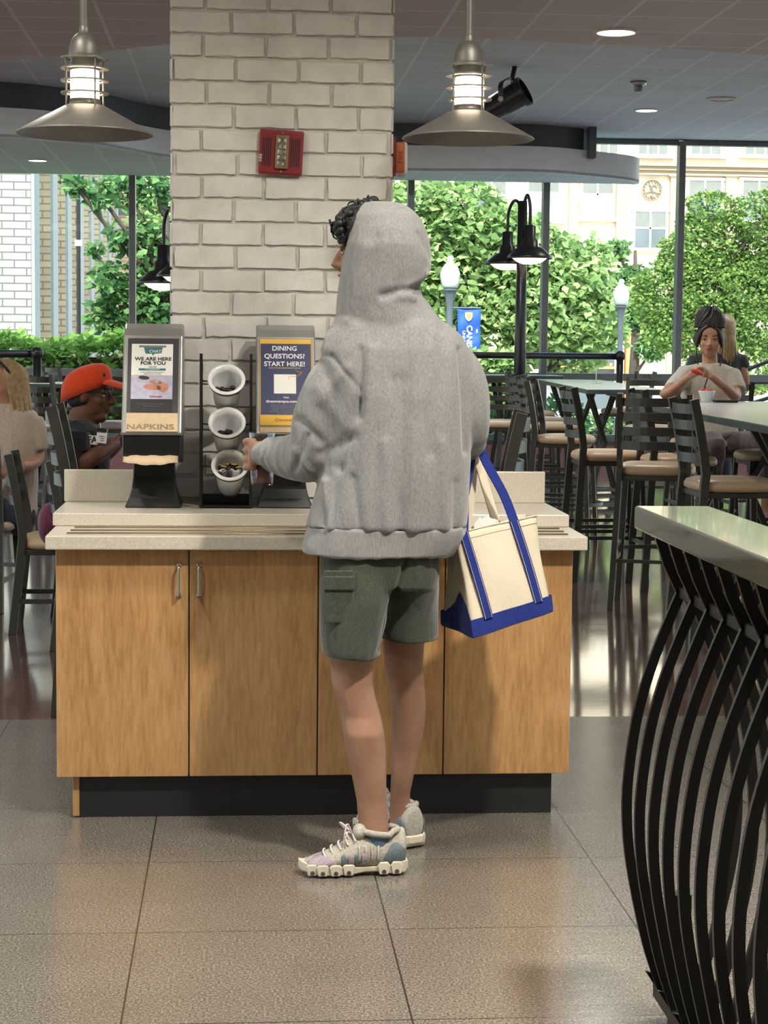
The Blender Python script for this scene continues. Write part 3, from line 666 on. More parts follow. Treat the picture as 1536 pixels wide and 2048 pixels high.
# ------------------------------------------------------------------ napkin dispensers on the counter
ZT = .895
def dispenser(xc, label):
    t = thing('napkin_dispenser', (xc, 5.895, ZT), label, 'napkin dispenser')
    K = dict(parent=t, world=False)
    R = []
    for z, hx, y0, y1 in ((0, .089, -.005, .205), (.006, .088, -.002, .20), (.03, .077, .012, .19), (.06, .069, .022, .18), (.10, .065, .028, .17), (.15, .064, .03, .17)):
        R.append([(-hx, y0, z), (hx, y0, z), (hx, y1, z), (-hx, y1, z)])
    MB().rings(R).build('stand', 'black_plastic', bevel=.004, **K)
    MB().prism([(-.095, .24), (-.098, .175), (-.088, .160), (.16, .135), (.19, .235)], -.091, .091, 'X').build('nozzle', 'black_plastic', bevel=.006, bseg=3, **K)
    # inclined silver body with a rounded top
    fb_, ft = Vector((0, -.095, .238)), Vector((0, .055, .545))
    prof = [(fb_.y, fb_.z), (ft.y, ft.z), (.075, .568), (.105, .583), (.15, .583), (.185, .565), (.205, .50), (.20, .238)]
    MB().prism(prof, -.094, .094, 'X').build('housing', 'silver_plastic', bevel=.007, bseg=3, **K)
    d = (ft-fb_).normalized(); nrm = Vector((0, -d.z, d.y)); ang = math.atan2(d.y, d.z)
    L = (ft-fb_).length
    def panel(name, m, x0, x1, t0, t1, lift, th=.0006):
        """sheet lying on the inclined front, t measured from the top"""
        b = MB(); q = []
        for x, tt in ((x0, t1), (x1, t1), (x1, t0), (x0, t0)):
            q.append(ft-d*(tt*L)+Vector((x, 0, 0))+nrm*lift)
        b.add(q+[p+nrm*th for p in q], [(0, 1, 2, 3), (7, 6, 5, 4), (0, 4, 5, 1), (1, 5, 6, 2), (2, 6, 7, 3), (3, 7, 4, 0)])
        return b.build(name, m, **K)
    def words(s, size, m, x, tt, lift=.0030, sx=1.0, name='lettering', bold=0, al='CENTER'):
        p = ft-d*(tt*L)+Vector((x, 0, 0))+nrm*lift
        return text(s, size, m, t, parent_loc(t)+p, (PI/2-ang, 0, 0), name=name, sx=sx, bold=bold, align=al)
    return t, panel, words
t, panel, words = dispenser(-.267, 'left grey napkin dispenser with a white notice sheet and a tan napkin hanging out')
panel('front_window', 'dark_print', -.080, .080, .03, .985, .0005)
panel('notice_sheet', 'paper_white', -.068, .062, .09, .41, .0016)
panel('photo_sheet', 'lavender_print', -.068, .062, .412, .65, .0016)
panel('dark_caption', 'ink_black', -.068, .062, .652, .78, .0016)
panel('napkin_stack', 'paper_tan', -.080, .080, .79, .975, .0016)
panel('tape', 'ink_grey', -.045, .040, .105, .125, .0026, .0003)
b = MB()
dpt = (Vector((0, .055, .545))-Vector((0, -.095, .238))).normalized()
q = lambda x, tt, l=.0026: Vector((0, .055, .545))-dpt*(tt*.3417)+Vector((x, 0, 0))+Vector((0, -dpt.z, dpt.y))*l
b.add([q(-.030, .125), q(.030, .118), q(.025, .185), q(.004, .19), q(-.002, .21), q(-.004, .19), q(-.024, .19)], [(0, 1, 2, 3, 5, 6), (3, 4, 5)])
b.build('speech_bubble', 'teal_print', t, world=False, solid=.0004)
words('THIS', .012, 'ink_grey', -.012, .143, .0034); words('CHAT', .014, 'ink_white', .006, .168, .0034)
words('WE ARE HERE', .0165, 'ink_black', 0, .245, sx=1.12, bold=.0004); words('FOR YOU', .0165, 'ink_black', 0, .288, sx=1.12, bold=.0004)
words('Text Us', .008, 'ink_grey', -.002, .325)
panel('caption_band', 'teal_print', -.045, .040, .340, .362, .0024, .0003)
words('+1(716)239-4359', .0065, 'ink_white', -.002, .351, .0032)
words('to send a message, ask a question or give us', .0042, 'ink_grey', -.002, .378); words('feedback about your visit today', .0042, 'ink_grey', -.002, .395)
for (x0, x1, t0, t1, m) in ((-.03, .03, .50, .56, 'skin_print'), (.012, .050, .48, .58, 'skin_print'), (-.012, .03, .455, .50, 'skin_print'), (.0, .03, .462, .495, 'ink_white'), (-.045, -.01, .415, .455, 'hair_dark')):
    b = MB(); cxx, ct = (x0+x1)/2, (t0+t1)/2
    ring = [q(cxx+(x1-x0)/2*math.cos(a*PI/5), ct+(t1-t0)/2*math.sin(a*PI/5)+.25*(cxx-x0)*math.cos(a*PI/5), .0026) for a in range(10)]
    b.add(ring, [tuple(range(10))]); b.build('photo_hand' if m == 'skin_print' else 'photo_shape', m, t, world=False, solid=.0003)
words('Chartwells', .009, 'ink_red', .010, .625, .0034)
words('your questions, comments, reviews and suggestions', .004, 'ink_grey', -.002, .70, .003); words('all go straight to the dining team', .004, 'ink_grey', -.002, .72, .003)
words('NAPKINS', .024, 'bronze_strip', -.005, .93, sx=1.5, bold=.0004)
b = MB(); n = 12
vs = []
for j in range(3):
    for i in range(n+1):
        x = -.088+.17*i/n; vs.append((x, -.10-.012*j+(.01 if i < 2 else 0), .172-.013*j-.0015*math.sin(i*1.7)+(-.010*math.sin(i/n*PI)+.008 if j == 2 else 0)))
b.add(vs, [(j*(n+1)+i, j*(n+1)+i+1, (j+1)*(n+1)+i+1, (j+1)*(n+1)+i) for j in range(2) for i in range(n)])
b.build('napkin', 'paper_tan', t, world=False, solid=.002, smooth=True)
MB().prism([(-.1, .236), (-.1, .243), (.19, .243), (.19, .236)], -.096, .096, 'X').build('hinge_rim', 'brushed_steel', t, world=False)

t, panel, words = dispenser(.152, 'right napkin dispenser with a navy and yellow dining questions poster, beside the man')
panel('front_window', 'bronze_frame', -.084, .084, .02, .985, .0005)
panel('poster_gold_edge', 'yellow_print', -.082, .082, .025, .90, .0014)
panel('poster', 'navy_print', -.080, .080, .075, .80, .0022)
panel('poster_foot', 'yellow_print', -.082, .082, .80, .905, .0022)
panel('poster_base_strip', 'paper_tan', -.082, .082, .925, .975, .0022)
words('DINING', .0225, 'ink_white', -.004, .125, bold=.0003); words('QUESTIONS?', .0225, 'ink_white', -.004, .205, bold=.0003); words('START HERE!', .0225, 'ink_white', -.004, .285, bold=.0003)
panel('underline', 'yellow_print', -.055, .048, .322, .327, .003, .0003)
panel('blank_square', 'paper_white', -.038, .032, .39, .585, .003, .0003)
b = MB(); b.tube([q(.030+.022*math.sin(k*.5), .345+.009*k+.012*math.sin(k*1.3), .0036) for k in range(11)], .0009, 5); b.build('squiggle', 'yellow_print', t, world=False)
words('Visit', .0105, 'ink_white', 0, .625); words('dineoncampus.com/canisius', .0125, 'ink_white', .006, .665, bold=.0002)
for k, s_ in enumerate(('Stay up to date on all things', 'Canisius Dining! How to find', 'weekly hours of operation,', 'purchase a meal plan, nutrition', 'and much more!')): words(s_, .0085, 'ink_grey', .0, .70+.021*k)
words('Chartwells', .0145, 'ink_red', -.004, .852, .0034)

# ------------------------------------------------------------------ cup rack with utensil cups
t = thing('cup_rack', (-.037, 5.93, ZT), 'black wire rack holding three slanted white cups between the two napkin dispensers', 'cup rack')
HH = .49
for sx in (-1, 1):
    m = MB(); x = sx*.079
    m.bar([(x, -.045, 0), (x, -.03, HH)], .009, .009, (1, 0, 0)); m.bar([(x, .12, 0), (x, .03, HH)], .008, .008, (1, 0, 0))
    m.bar([(x, -.045, .005), (x, .12, .005)], .009, .009, (1, 0, 0)); m.bar([(x, -.03, HH-.004), (x, .03, HH-.004)], .009, .008, (1, 0, 0))
    m.build('side_frame', 'black_metal', t, world=False, bevel=.001)
m = MB(); m.bx(-.079, .079, -.045, -.037, 0, .008); m.bx(-.079, .079, .11, .118, 0, .008); m.bx(-.076, .076, .10, .104, .006, .035); m.bx(-.076, .076, -.045, .118, 0, .003); m.build('base_frame', 'black_metal', t, world=False)
caxis = Vector((0, -.80, .60)).normalized()
cups = [at(453, 760, 5.885), at(454, 846, 5.885), at(460, 931, 5.885)]
for c in cups:
    cl = c-Vector(t.location)
    m = MB(); u, w = frame(caxis)
    m.tube([cl-caxis*.008+(u*math.cos(a*PI/14)+w*math.sin(a*PI/14))*.0555 for a in range(28)], .0024, 6, closed=True)
    for sx in (-1, 1):
        m.tube([cl-caxis*.008+Vector((sx*.0555, 0, 0)), (sx*.079, cl.y*0+.0-.02, cl.z-.004)], .0026, 6)
        m.tube([cl-caxis*.010+Vector((sx*.022, 0, -.052))+Vector((0, .028, 0)), cl-caxis*.03+Vector((sx*.022, 0.02, -.058))], .0035, 6)
    m.build('cup_ring', 'black_metal', t, world=False)
ucup = []
for i, c in enumerate(cups):
    o = MB().lathe([(.001, -.135), (.030, -.135), (.037, -.128), (.040, -.11), (.049, -.02), (.051, -.003), (.0585, -.001), (.060, .002), (.0585, .005), (.048, .004), (.045, -.02), (.036, -.115), (.001, -.12)], c, 40, caxis).build('utensil_cup', 'white_ceramic', smooth=True)
    tag(o, ['topmost white cup in the wire rack, holding black stir sticks', 'middle white cup in the wire rack, nearly empty with a few black sticks', 'lowest white cup in the wire rack, packed with shiny foil packets'][i], 'cup', 'white cups in the wire rack')
r3 = random.Random(11)
def stick(c, k, n, label, group, m='black_plastic', foil=False, first=[]):
    u, w = frame(caxis)
    if u.x < 0: u = -u
    up = Vector((0, 0, 1)); up = (up-caxis*up.dot(caxis)).normalized()
    a = -1+2*(k+.5)/n
    base = c-caxis*.10+u*(a*.022)-up*.018
    tip = c-caxis*(.008 if not foil else -.003)+Vector((a*.034, 0, 0))-up*(.030-.016*r3.random() if not foil else .004+.014*r3.random()+.010*abs(a))
    b_ = MB()
    if foil:
        b_.bar([base, tip], .016, .0028, (1, r3.uniform(-.6, .6), r3.uniform(-.5, .5)))
    else:
        b_.bar([base, tip-(tip-base)*.25], .007, .0035, (1, 0, .2)); b_.ell(tip-(tip-base)*.1, (.0100, .0110, .0075), 10, 6)
    o = b_.build('foil_packet' if foil else 'plastic_spoon', m, smooth=not foil)
    tag(o, label, 'packet' if foil else 'spoon', group)
for k in range(12): stick(cups[0]-Vector((0, 0, .004*(k % 3))), k, 12, 'black plastic spoon lying in the topmost white cup of the rack', 'black spoons in the top cup')
for k in range(6): stick(cups[1]-Vector((0, 0, .006)), k*.8, 7, 'black plastic spoon lying in the middle white cup of the rack', 'black spoons in the middle cup')
for k in range(26): stick(cups[2]+Vector((0, 0, .006*(k % 3))), k, 26, 'shiny foil condiment packet standing in the lowest white cup of the rack', 'foil packets in the bottom cup', ['brushed_steel', 'ink_black', 'brushed_steel', 'ink_white', 'black_plastic', 'yellow_print'][k % 6], True)

# ------------------------------------------------------------------ ladder-back stools and chairs
def make_chair(name, hs, hb, label, cat, group, vinyl, bar_=True):
    t = thing(name, (0, 0, 0), label, cat, group); K = dict(parent=t, world=False)
    hw = .185; sp = .215 if bar_ else .195; M_ = 'stool_metal'
    for sx in (-1, 1):
        MB().bar([(sx*hw*.96, .175, hs-.045), (sx*sp, .215, 0)], .032, .030, (1, 0, 0)).build('leg', M_, bevel=.003, **K)
        MB().bar(smooth_path([(sx*sp, -.235, 0), (sx*hw, -.19, hs-.05), (sx*hw, -.185, hs+.05), (sx*hw, -.215, hs+.24), (sx*hw, -.25, hb-.008)], 5), .030, .040, (1, 0, 0)).build('leg', M_, bevel=.003, **K)
    nb = 4 if bar_ else 3
    for k in range(nb):
        f_ = (hb-.055-k*(.078 if bar_ else .09)); y = -.242+(hb-f_)*.13
        pts = [(x, y-.045*(1-(x/hw)**2), f_) for x in [(-hw+2*hw*i/10) for i in range(11)]]
        b_ = MB(); R = []
        for i, p in enumerate(pts):
            p = Vector(p); R.append([p+Vector((0, -.005, -.023)), p+Vector((0, .005, -.023)), p+Vector((0, .003, .023)), p+Vector((0, -.007, .023))])
        b_.rings(R).build('slat', M_, **K)
    MB().bx(-hw, hw, -.19, .185, hs-.075, hs-.048).build('seat_frame', M_, bevel=.004, **K)
    R = []
    for z, s_ in ((hs-.047, .93), (hs-.035, 1.0), (hs-.015, 1.0), (hs+.003, .95), (hs+.013, .80), (hs+.018, .45), (hs+.019, .05)):
        ring = []
        for j in range(32):
            a = 2*PI*j/32; c_, q_ = math.cos(a), math.sin(a)
            ring.append((.212*s_*math.copysign(abs(c_)**.55, c_), .212*s_*math.copysign(abs(q_)**.55, q_)+.005, z))
        R.append(ring)
    MB().rings(R).build('seat', vinyl, smooth=True, **K)
    zs = (.27, .34) if bar_ else (.16,)
    for z in zs:
        f_ = 1-z/hs*.12
        for sx in (-1, 1): MB().bar([(sx*sp*f_, -.225, z), (sx*sp*f_, .205, z)], .018, .022, (1, 0, 0)).build('stretcher', M_, **K)
    z = .30 if bar_ else .2
    MB().bar([(x, .205+.075*(1-(x/.2)**2), z) for x in [(-.2+.4*i/10) for i in range(11)]], .022, .012, (0, 0, 1)).build('foot_rest', M_, **K)
    MB().bar([(-sp*.97, -.22, z-.03), (sp*.97, -.22, z-.03)], .018, .02, (0, 0, 1)).build('stretcher', M_, **K)
    return t
def face(dx, dy): return math.atan2(-dx, dy)
GS = 'dark ladder-back bar stools around the high tables'
stool = make_chair('bar_stool', .78, 1.185, 'dark ladder-back bar stool seen side on, alone in the aisle right of the counter', 'stool', GS, 'vinyl_tan')
stool.location = (2.262, 11.22, 0); stool.rotation_euler = (0, 0, face(1, .02))
stool_g = make_chair('bar_stool', .78, 1.185, 'nearest dark bar stool behind the right end of the counter, mostly hidden by the upstand', 'stool', GS, 'vinyl_grey')
stool_g.location = (.80, 6.85, 0); stool_g.rotation_euler = (0, 0, face(-1, .12))
for x, y, dx, dy, lb in (
    (2.29, 9.98, .30, 1, 'bar stool with its back to the camera, left side of the right table'),
    (2.40, 8.85, 1, .05, 'nearest dark bar stool at the right table, tan seat behind the green-topped rail'),
    (2.60, 10.78, 1, 0, 'bar stool tucked half under the left side of the right table, second from the front'),
    (3.32, 11.30, -1, 0, 'bar stool with tan seat at the right frame edge beside the seated woman'),
    (3.26, 12.80, 0, -1, 'bar stool under the woman in the white tee shirt'),
    (3.38, 15.0, -.2, -1, 'bar stool whose two posts rise just left of the woman in the white tee'),
    (2.62, 15.35, 1, .1, 'bar stool facing right at the left side of the middle high table'),
    (2.75, 16.5, 1, .1, 'second bar stool along the left side of the middle high table'),
    (2.92, 18.2, 1, -.1, 'third bar stool along the left side of the middle high table'),
    (3.9, 17.2, -1, .1, 'bar stool on the far right side of the middle high table'),
    (2.25, 15.8, -.3, -1, 'bar stool with tan seat right beside the elbow of the hoodie wearer'),
    (2.05, 17.3, .9, .4, 'bar stool further back beside the elbow of the hoodie wearer'),
    (4.05, 19.2, -.9, -.3, 'dark stool by the window behind the middle table, left of the pair'),
    (4.75, 19.9, -.9, -.3, 'dark stool by the window behind the middle table, right of the pair'),
    (2.2, 20.2, .3, -1, 'dark stool back at the window just left of the tall twin-lamp post'),
    (2.35, 13.2, .9, -.3, 'dark bar stool between the aisle stool and the middle table'),
    ): copy_thing(stool, (x, y, 0), face(dx, dy), lb)
for x, y, dx, dy, lb in (
    (-.452, 7.22, 1, .02, 'tall dark bar stool standing in front of the orange cap wearer, left of counter'),
    (-1.52, 14.7, .35, 1, 'dark bar stool back between the blonde woman and the orange cap'),
    (-.95, 15.0, .1, 1, 'dark bar stool back directly behind the orange cap, beside the napkin dispenser'),
    (-2.2, 19.6, .9, .5, 'far dark stool at the left window, left one behind the rail'),
    (-1.75, 19.9, .9, .5, 'far dark stool at the left window, right one behind the rail'),
    (-2.35, 16.8, 1, .3, 'dark bar stool behind the blonde woman, left of the black rail end'),
    ): copy_thing(stool_g, (x, y, 0), face(dx, dy), lb)
GC = 'low ladder-back dining chairs at the left'
chair = make_chair('dining_chair', .46, .885, 'low dark dining chair seen side on, tan seat beside the counter left end', 'chair', GC, 'vinyl_tan', False)
chair.location = (-.86, 9.22, 0); chair.rotation_euler = (0, 0, face(1, .03))
for x, y, dx, dy, lb in (
    (-.61, 8.72, 1, .02, 'low dark dining chair whose post rises right beside the left end of the counter'),
    (-1.40, 9.98, .12, 1, 'low dark dining chair under the blonde woman at the left frame edge'),
    (-.72, 9.80, 1, .05, 'low dark dining chair the man in the orange cap sits on'),
    (.35, 9.6, -1, 0, 'low dark dining chair across the table, hidden mostly behind the left dispenser')):
    copy_thing(chair, (x, y, 0), face(dx, dy), lb)

# ------------------------------------------------------------------ tables
def table(corners, h, label, m='table_laminate', legs=True, group='restaurant tables'):
    cs = [Vector(c) for c in corners]; c = sum(cs, Vector((0, 0)))/4
    t = thing('high_table' if h > .9 else 'dining_table', (c.x, c.y, 0), label, 'table', group)
    MB().prism([(p.x, p.y) for p in cs], h-.004, h, 'Z').build('table_top', m, t, bevel=.001)
    MB().prism([(p.x, p.y) for p in cs], h-.04, h-.0042, 'Z').build('table_edge', 'frame_dark', t, bevel=.003)
    e1 = (cs[1]-cs[0]); e2 = (cs[3]-cs[0]); L1, L2 = e1.length, e2.length; a = e1.normalized(); b = e2.normalized()
    if L1 < L2: a, b, L1, L2 = b, a, L2, L1
    nn = max(1, round(L1/1.6))
    for k in range(nn):
        o = c+a*((k+.5)/nn-.5)*L1
        for s1 in (-1, 1):
            m1 = MB()
            p = lambda u, v, z: Vector(((o+a*u+b*v).x, (o+a*u+b*v).y, z))
            for s2 in (-1, 1):
                m1.bar([p(s1*.10, s2*L2*.36, h-.04), p(s1*.04, s2*.09, h*.55), p(s1*.10, s2*L2*.36, .03)], .045, .035, (a.x, a.y, 0))
            m1.bar([p(s1*.10, -L2*.36-.02, .035), p(s1*.10, L2*.36+.02, .035)], .045, .03, (a.x, a.y, 0))
            for s2 in (-1, 1): m1.lathe([(.018, 0), (.018, .012), (.008, .02)], p(s1*.10, s2*L2*.36, 0), 12, None, True)
            m1.build('leg', 'stool_metal', t)
        m2 = MB(); m2.bar([p(-.5, 0, h-.055), p(.5, 0, h-.055)], .05, .03, (0, 0, 1)); m2.build('top_rail', 'stool_metal', t)
    return t
table([(2.60, 12.05), (2.42, 8.2), (3.38, 8.15), (3.56, 12.25)], 1.07, 'long high table with pale top at the right edge of the picture')
table([(2.93, 15.4), (3.62, 15.6), (3.98, 20.2), (3.30, 20.4)], 1.07, 'pale-topped high table in the middle distance with a small steel stand on it')
table([(2.45, 20.9), (3.7, 20.9), (3.7, 21.7), (2.45, 21.7)], 1.10, 'far high table right by the window behind the twin-lamp post')
table([(-2.6, 15.9), (-.6, 15.9), (-.6, 16.7), (-2.6, 16.7)], 1.07, 'pale high table at the left behind the orange cap')
table([(-.46, 8.7), (.10, 8.7), (.10, 10.3), (-.46, 10.3)], .75, 'low dark table in front of the man in the orange cap', 'frame_dark')
table([(-2.6, 10.5), (-1.2, 10.5), (-1.2, 11.3), (-2.6, 11.3)], .75, 'low table in front of the blonde woman at the left edge', 'frame_dark')

# ------------------------------------------------------------------ foreground drink rail with bent black bars
rail = thing('drink_rail', (.905, 2.6, 0), 'foreground half-height drink rail with grey-green top and bulging black bars', 'railing')
MB().bx(.825, .985, 1.3, 3.79, 1.040, 1.088).build('top_slab', 'ledge_green', rail, bevel=.005, bseg=3)
sec = [(1318, 1070), (1336, 1128), (1362, 1184), (1331, 1257), (1299, 1342), (1273, 1438), (1257, 1544), (1253, 1624), (1258, 1704), (1272, 1789), (1293, 1884), (1317, 1959), (1342, 2030), (1360, 2070)]
prof = [at(px, py, 3.70) for px, py in sec]; xc = prof[2].x+.006
top_ = [(p.x-xc, p.z) for p in prof[:3]]; low_ = [(v.x-xc, v.z) for v in smooth_path([Vector((p.x, 0, p.z)) for p in prof[2:]], 3)]
for k in range(12):
    y = 3.70-.123*k
    for s1 in (-1, 1):
        yy = y if s1 < 0 else y-.05
        m = MB()
        m.bar([(xc-s1*x*1.0, yy, z) if s1 > 0 else (xc+x, yy, z) for x, z in top_], .012, .020, (0, 1, 0))
        m.bar([(xc-s1*x, yy, z) if s1 > 0 else (xc+x, yy, z) for x, z in low_], .012, .020, (0, 1, 0))
        m.build('bar', 'black_metal', rail)
m = MB(); zk = prof[2].z
m.bx(xc-.012, xc+.012, 2.2, 3.72, zk-.012, zk+.012); m.build('middle_rail', 'black_metal', rail, bevel=.002)
m = MB()
for s1 in (-1, 1):
    xb = xc+s1*(low_[-1][0] if s1 > 0 else -low_[-1][0]); xb = xc-s1*low_[-1][0]
    m.bx(xb-.02, xb+.02, 2.2, 3.74, .055, .085)
m.build('bottom_rail', 'black_metal', rail)
for yb_ in (3.66, 2.6): MB().bx(xc-.018, xc+.018, yb_-.018, yb_+.018, 0, .3).build('post', 'black_metal', rail)
m = MB()
for k in range(12):
    y = 3.72-.123*k; x0 = prof[11].x-.014; z0 = prof[11].z
    m.prism([(x0-.012, z0+.015), (x0+.02, z0+.005), (x0+.03, z0-.05)], y-.008, y, 'Y')
m.build('bracket', 'black_metal', rail)

# ------------------------------------------------------------------ black pipe rails and the twin-lamp post
def pipe_rail(x0, x1, y, z, label, posts):
    t = thing('pipe_rail', ((x0+x1)/2, y, 0), label, 'railing', 'black pipe rails before the windows')
    MB().tube([(x0, y, z), (x1, y, z)], .036, 12).build('handrail', 'black_metal', t, smooth=True)
    for x in posts:
        MB().tube([(x, y, 0), (x, y, z)], .04, 12).build('post', 'black_metal', t, smooth=True)
        MB().ell((x, y, z+.005), (.062, .062, .062), 16, 10).build('ball_cap', 'black_metal', t, smooth=True)
a = at(1240, 713, 20.5); pipe_rail(.2, a.x, 20.5, a.z, 'black pipe rail with a ball end, before the right windows', [a.x, .3])
a = at(74, 708, 17.5); pipe_rail(-6.0, a.x, 17.5, a.z, 'black pipe rail with a ball end, behind the blonde woman at left', [a.x, -4.0])
def twin_post(x, y, top, label, rot=0):
    t = thing('twin_lamp_post', (x, y, 0), label, 'lamp post', 'indoor twin-dome lamp posts', rz=rot); K = dict(parent=t, world=False)
    MB().tube([(0, 0, 0), (0, 0, top)], [.075, .05], 14).build('post', 'black_metal', smooth=True, **K)
    for k, (dx, dy, h, sc) in enumerate(((-.12, .25, -.05, 1.0), (.07, -.10, 0, 1.0))):
        z0 = top-.62+h
        MB().tube(smooth_path([(0, 0, top-.35), (dx*.2, dy*.2, top-.05), (dx*.6, dy*.6, top+.06+h), (dx*.95, dy*.95, top-.05+h), (dx, dy, top-.2+h), (dx, dy, z0+.22)], 5), .018, 8).build('arm', 'black_metal', smooth=True, **K)
        MB().lathe([(.03, .36), (.06, .35), (.062, .22), (.085, .20), (.09, .13), (.15, .11), (.235, .03), (.25, 0), (.245, 0), (.145, .10), (.05, .12)], (dx, dy, z0), 36).build('dome_shade', 'black_metal', smooth=True, **K)
        MB().lathe([(.001, .01), (.19, .01), (.14, -.03), (.08, -.055), (.001, -.06)], (dx, dy, z0), 24).build('bulb', 'lamp_glow_soft', smooth=True, **K)
    return t
p_ = at(1042, 600, 19.9); twin_post(p_.x, 19.9, at(1042, 402, 19.9).z, 'tall black indoor post with two black dome lamps, right of the man in the hoodie')
p_ = at(352, 600, 17.0); twin_post(p_.x, 17.0, at(352, 440, 17.0).z+.1, 'black dome lamp post peeping out from behind the left edge of the brick pillar')
# small stand on the middle table, things on the right table
p_ = on(1192, 767, 1.07); t = thing('table_stand', (p_.x, p_.y, 1.07), 'small thin steel stand on the middle high table', 'table stand')
MB().lathe([(.001, .006), (.05, .004), (.055, 0), (.001, 0)], n=20).build('foot', 'brushed_steel', t, world=False); MB().tube([(0, 0, 0), (0, 0, .17)], .006, 8).build('stem', 'brushed_steel', t, world=False)

# ================================================================== OUTSIDE
tag(structure(MB().bx(-60, 80, Y_WIN+.2, 110, -.35, -.12).build('ground', 'concrete', world='keep')), kind='structure')
structure(MB().bx(-12, 1.2, Y_WIN+.9, 31, -.12, -.05).build('lawn', 'grass', world='keep'))
def leaf_mesh(pts, size, name, m, parent=None, seed=1, drop=.5, **k):
    r_ = random.Random(seed); b = MB()
    for p in pts:
        s_ = size*r_.uniform(.6, 1.25); th = r_.uniform(0, 2*PI)
        n_ = Vector((r_.gauss(0, .6), r_.gauss(-.35, .6), r_.gauss(.6, .5))).normalized(); u = Vector((math.cos(th), math.sin(th), 0)); u = (u-n_*u.dot(n_)).normalized(); u.z -= drop*r_.random(); u.normalize()
        w_ = n_.cross(u).normalized(); p = Vector(p)
        b.add([p, p+u*s_*.35+w_*s_*.33, p+u*s_*1.0, p+u*s_*.35-w_*s_*.33], [(0, 1, 2, 3)])
    return b.build(name, m, parent, **k)
def blob_pts(blobs, n, seed, shell=.55):
    r_ = random.Random(seed); tot = sum(b[3]*b[3] for b in blobs); out = []
    for x, y, z, rx, ry, rz in blobs:
        k = int(n*rx*rx/tot)
        for _ in range(k):
            v = Vector((r_.gauss(0, 1), r_.gauss(0, 1), r_.gauss(0, 1))).normalized()
            q_ = (shell+(1-shell)*r_.random()**.5)*(1+.10*math.sin(5*v.x+3*v.z+x)+.08*math.sin(9*v.z+4*v.x))
            out.append((x+v.x*rx*q_, y+v.y*ry*q_, z+v.z*rz*q_))
    return out
def px_blobs(L, Y, flat=.8):
    out = []
    for px, py, r_ in L:
        c_ = at(px, py, Y); rr = r_*Y/CAM_F; out.append((c_.x, c_.y+random.uniform(-.3, .3), c_.z, rr, rr*flat, rr))
    return out
def tree(name, blobs, n, size, m, trunk, label, seed, shell=.55, cat='tree'):
    cx_ = sum(b[0] for b in blobs)/len(blobs) if trunk is None else trunk
    cy_ = sum(b[1] for b in blobs)/len(blobs)
    t = thing(name, (cx_, cy_, -.12), label, cat, 'trees and bushes outside the windows')
    leaf_mesh(blob_pts(blobs, n, seed, shell), size, 'foliage', m, t, seed)
    b = MB(); zt = max(q_[2] for q_ in blobs)
    b.tube([(cx_, cy_, -.12), (cx_+.05, cy_, zt*.5), (cx_, cy_, zt)], [.13, .09, .03], 8)
    rr = random.Random(seed)
    for q_ in blobs:
        s0 = Vector((cx_, cy_, max(.2, q_[2]-.9*abs(q_[0]-cx_)-.3))); e0 = Vector(q_[:3])
        b.tube(smooth_path([s0, (s0+e0)/2+Vector((0, 0, -.08)), e0, e0+Vector((rr.uniform(-.3, .3), 0, q_[5]*.6))], 3), [.045]*3+[.03]*3+[.015]*4, 5)
    b.build('trunk', 'bark', t, smooth=True)
    return t
tree('leafy_tree', px_blobs([(830, 410, 60), (930, 430, 75), (870, 500, 90), (985, 480, 75), (960, 560, 95), (1060, 520, 85), (1130, 560, 80), (1190, 520, 42), (1080, 620, 105), (900, 620, 100), (1180, 640, 75), (820, 560, 80), (1000, 680, 90), (1140, 700, 70), (850, 690, 80), (1225, 590, 30)], 30), 17000, .16, 'leaf_bright', at(1010, 700, 30).x, 'broad bright green tree behind the globe lamps and the blue banner', 4)
tree('leafy_tree', px_blobs([(1420, 430, 52), (1425, 500, 80), (1370, 520, 60), (1340, 600, 78), (1440, 590, 105), (1515, 440, 58), (1560, 520, 100), (1530, 610, 110), (1400, 660, 80), (1330, 660, 50), (1500, 700, 90), (1290, 580, 34), (1600, 430, 80)], 34), 38000, .085, 'leaf_deep', at(1440, 700, 34).x, 'dense pointed green tree outside the right window, behind the seated woman', 9, .7)
tree('leafy_tree', px_blobs([(1262, 560, 34), (1285, 620, 40), (1255, 630, 30), (1235, 500, 22), (1300, 690, 32)], 37), 2600, .13, 'leaf_mid', None, 'small green tree between the two big trees, beside the right globe lamp', 12)
tree('leafy_tree', px_blobs([(150, 370, 26), (200, 385, 36), (250, 375, 40), (310, 370, 45), (240, 480, 30), (275, 470, 40), (310, 520, 60), (220, 560, 36), (260, 600, 58), (205, 630, 34), (330, 600, 60), (185, 500, 16), (300, 660, 55), (360, 500, 60), (235, 665, 30)], 27), 3300, .15, 'leaf_mid', at(330, 600, 27).x, 'loose-branched green tree outside the left window, before the brick building', 21, .3)
tree('leafy_tree', px_blobs([(330, 430, 60), (370, 540, 80), (310, 600, 50), (350, 650, 60)], 33), 3000, .14, 'leaf_bright', None, 'brighter green tree seen between the left mullion and the brick pillar', 22, .3)
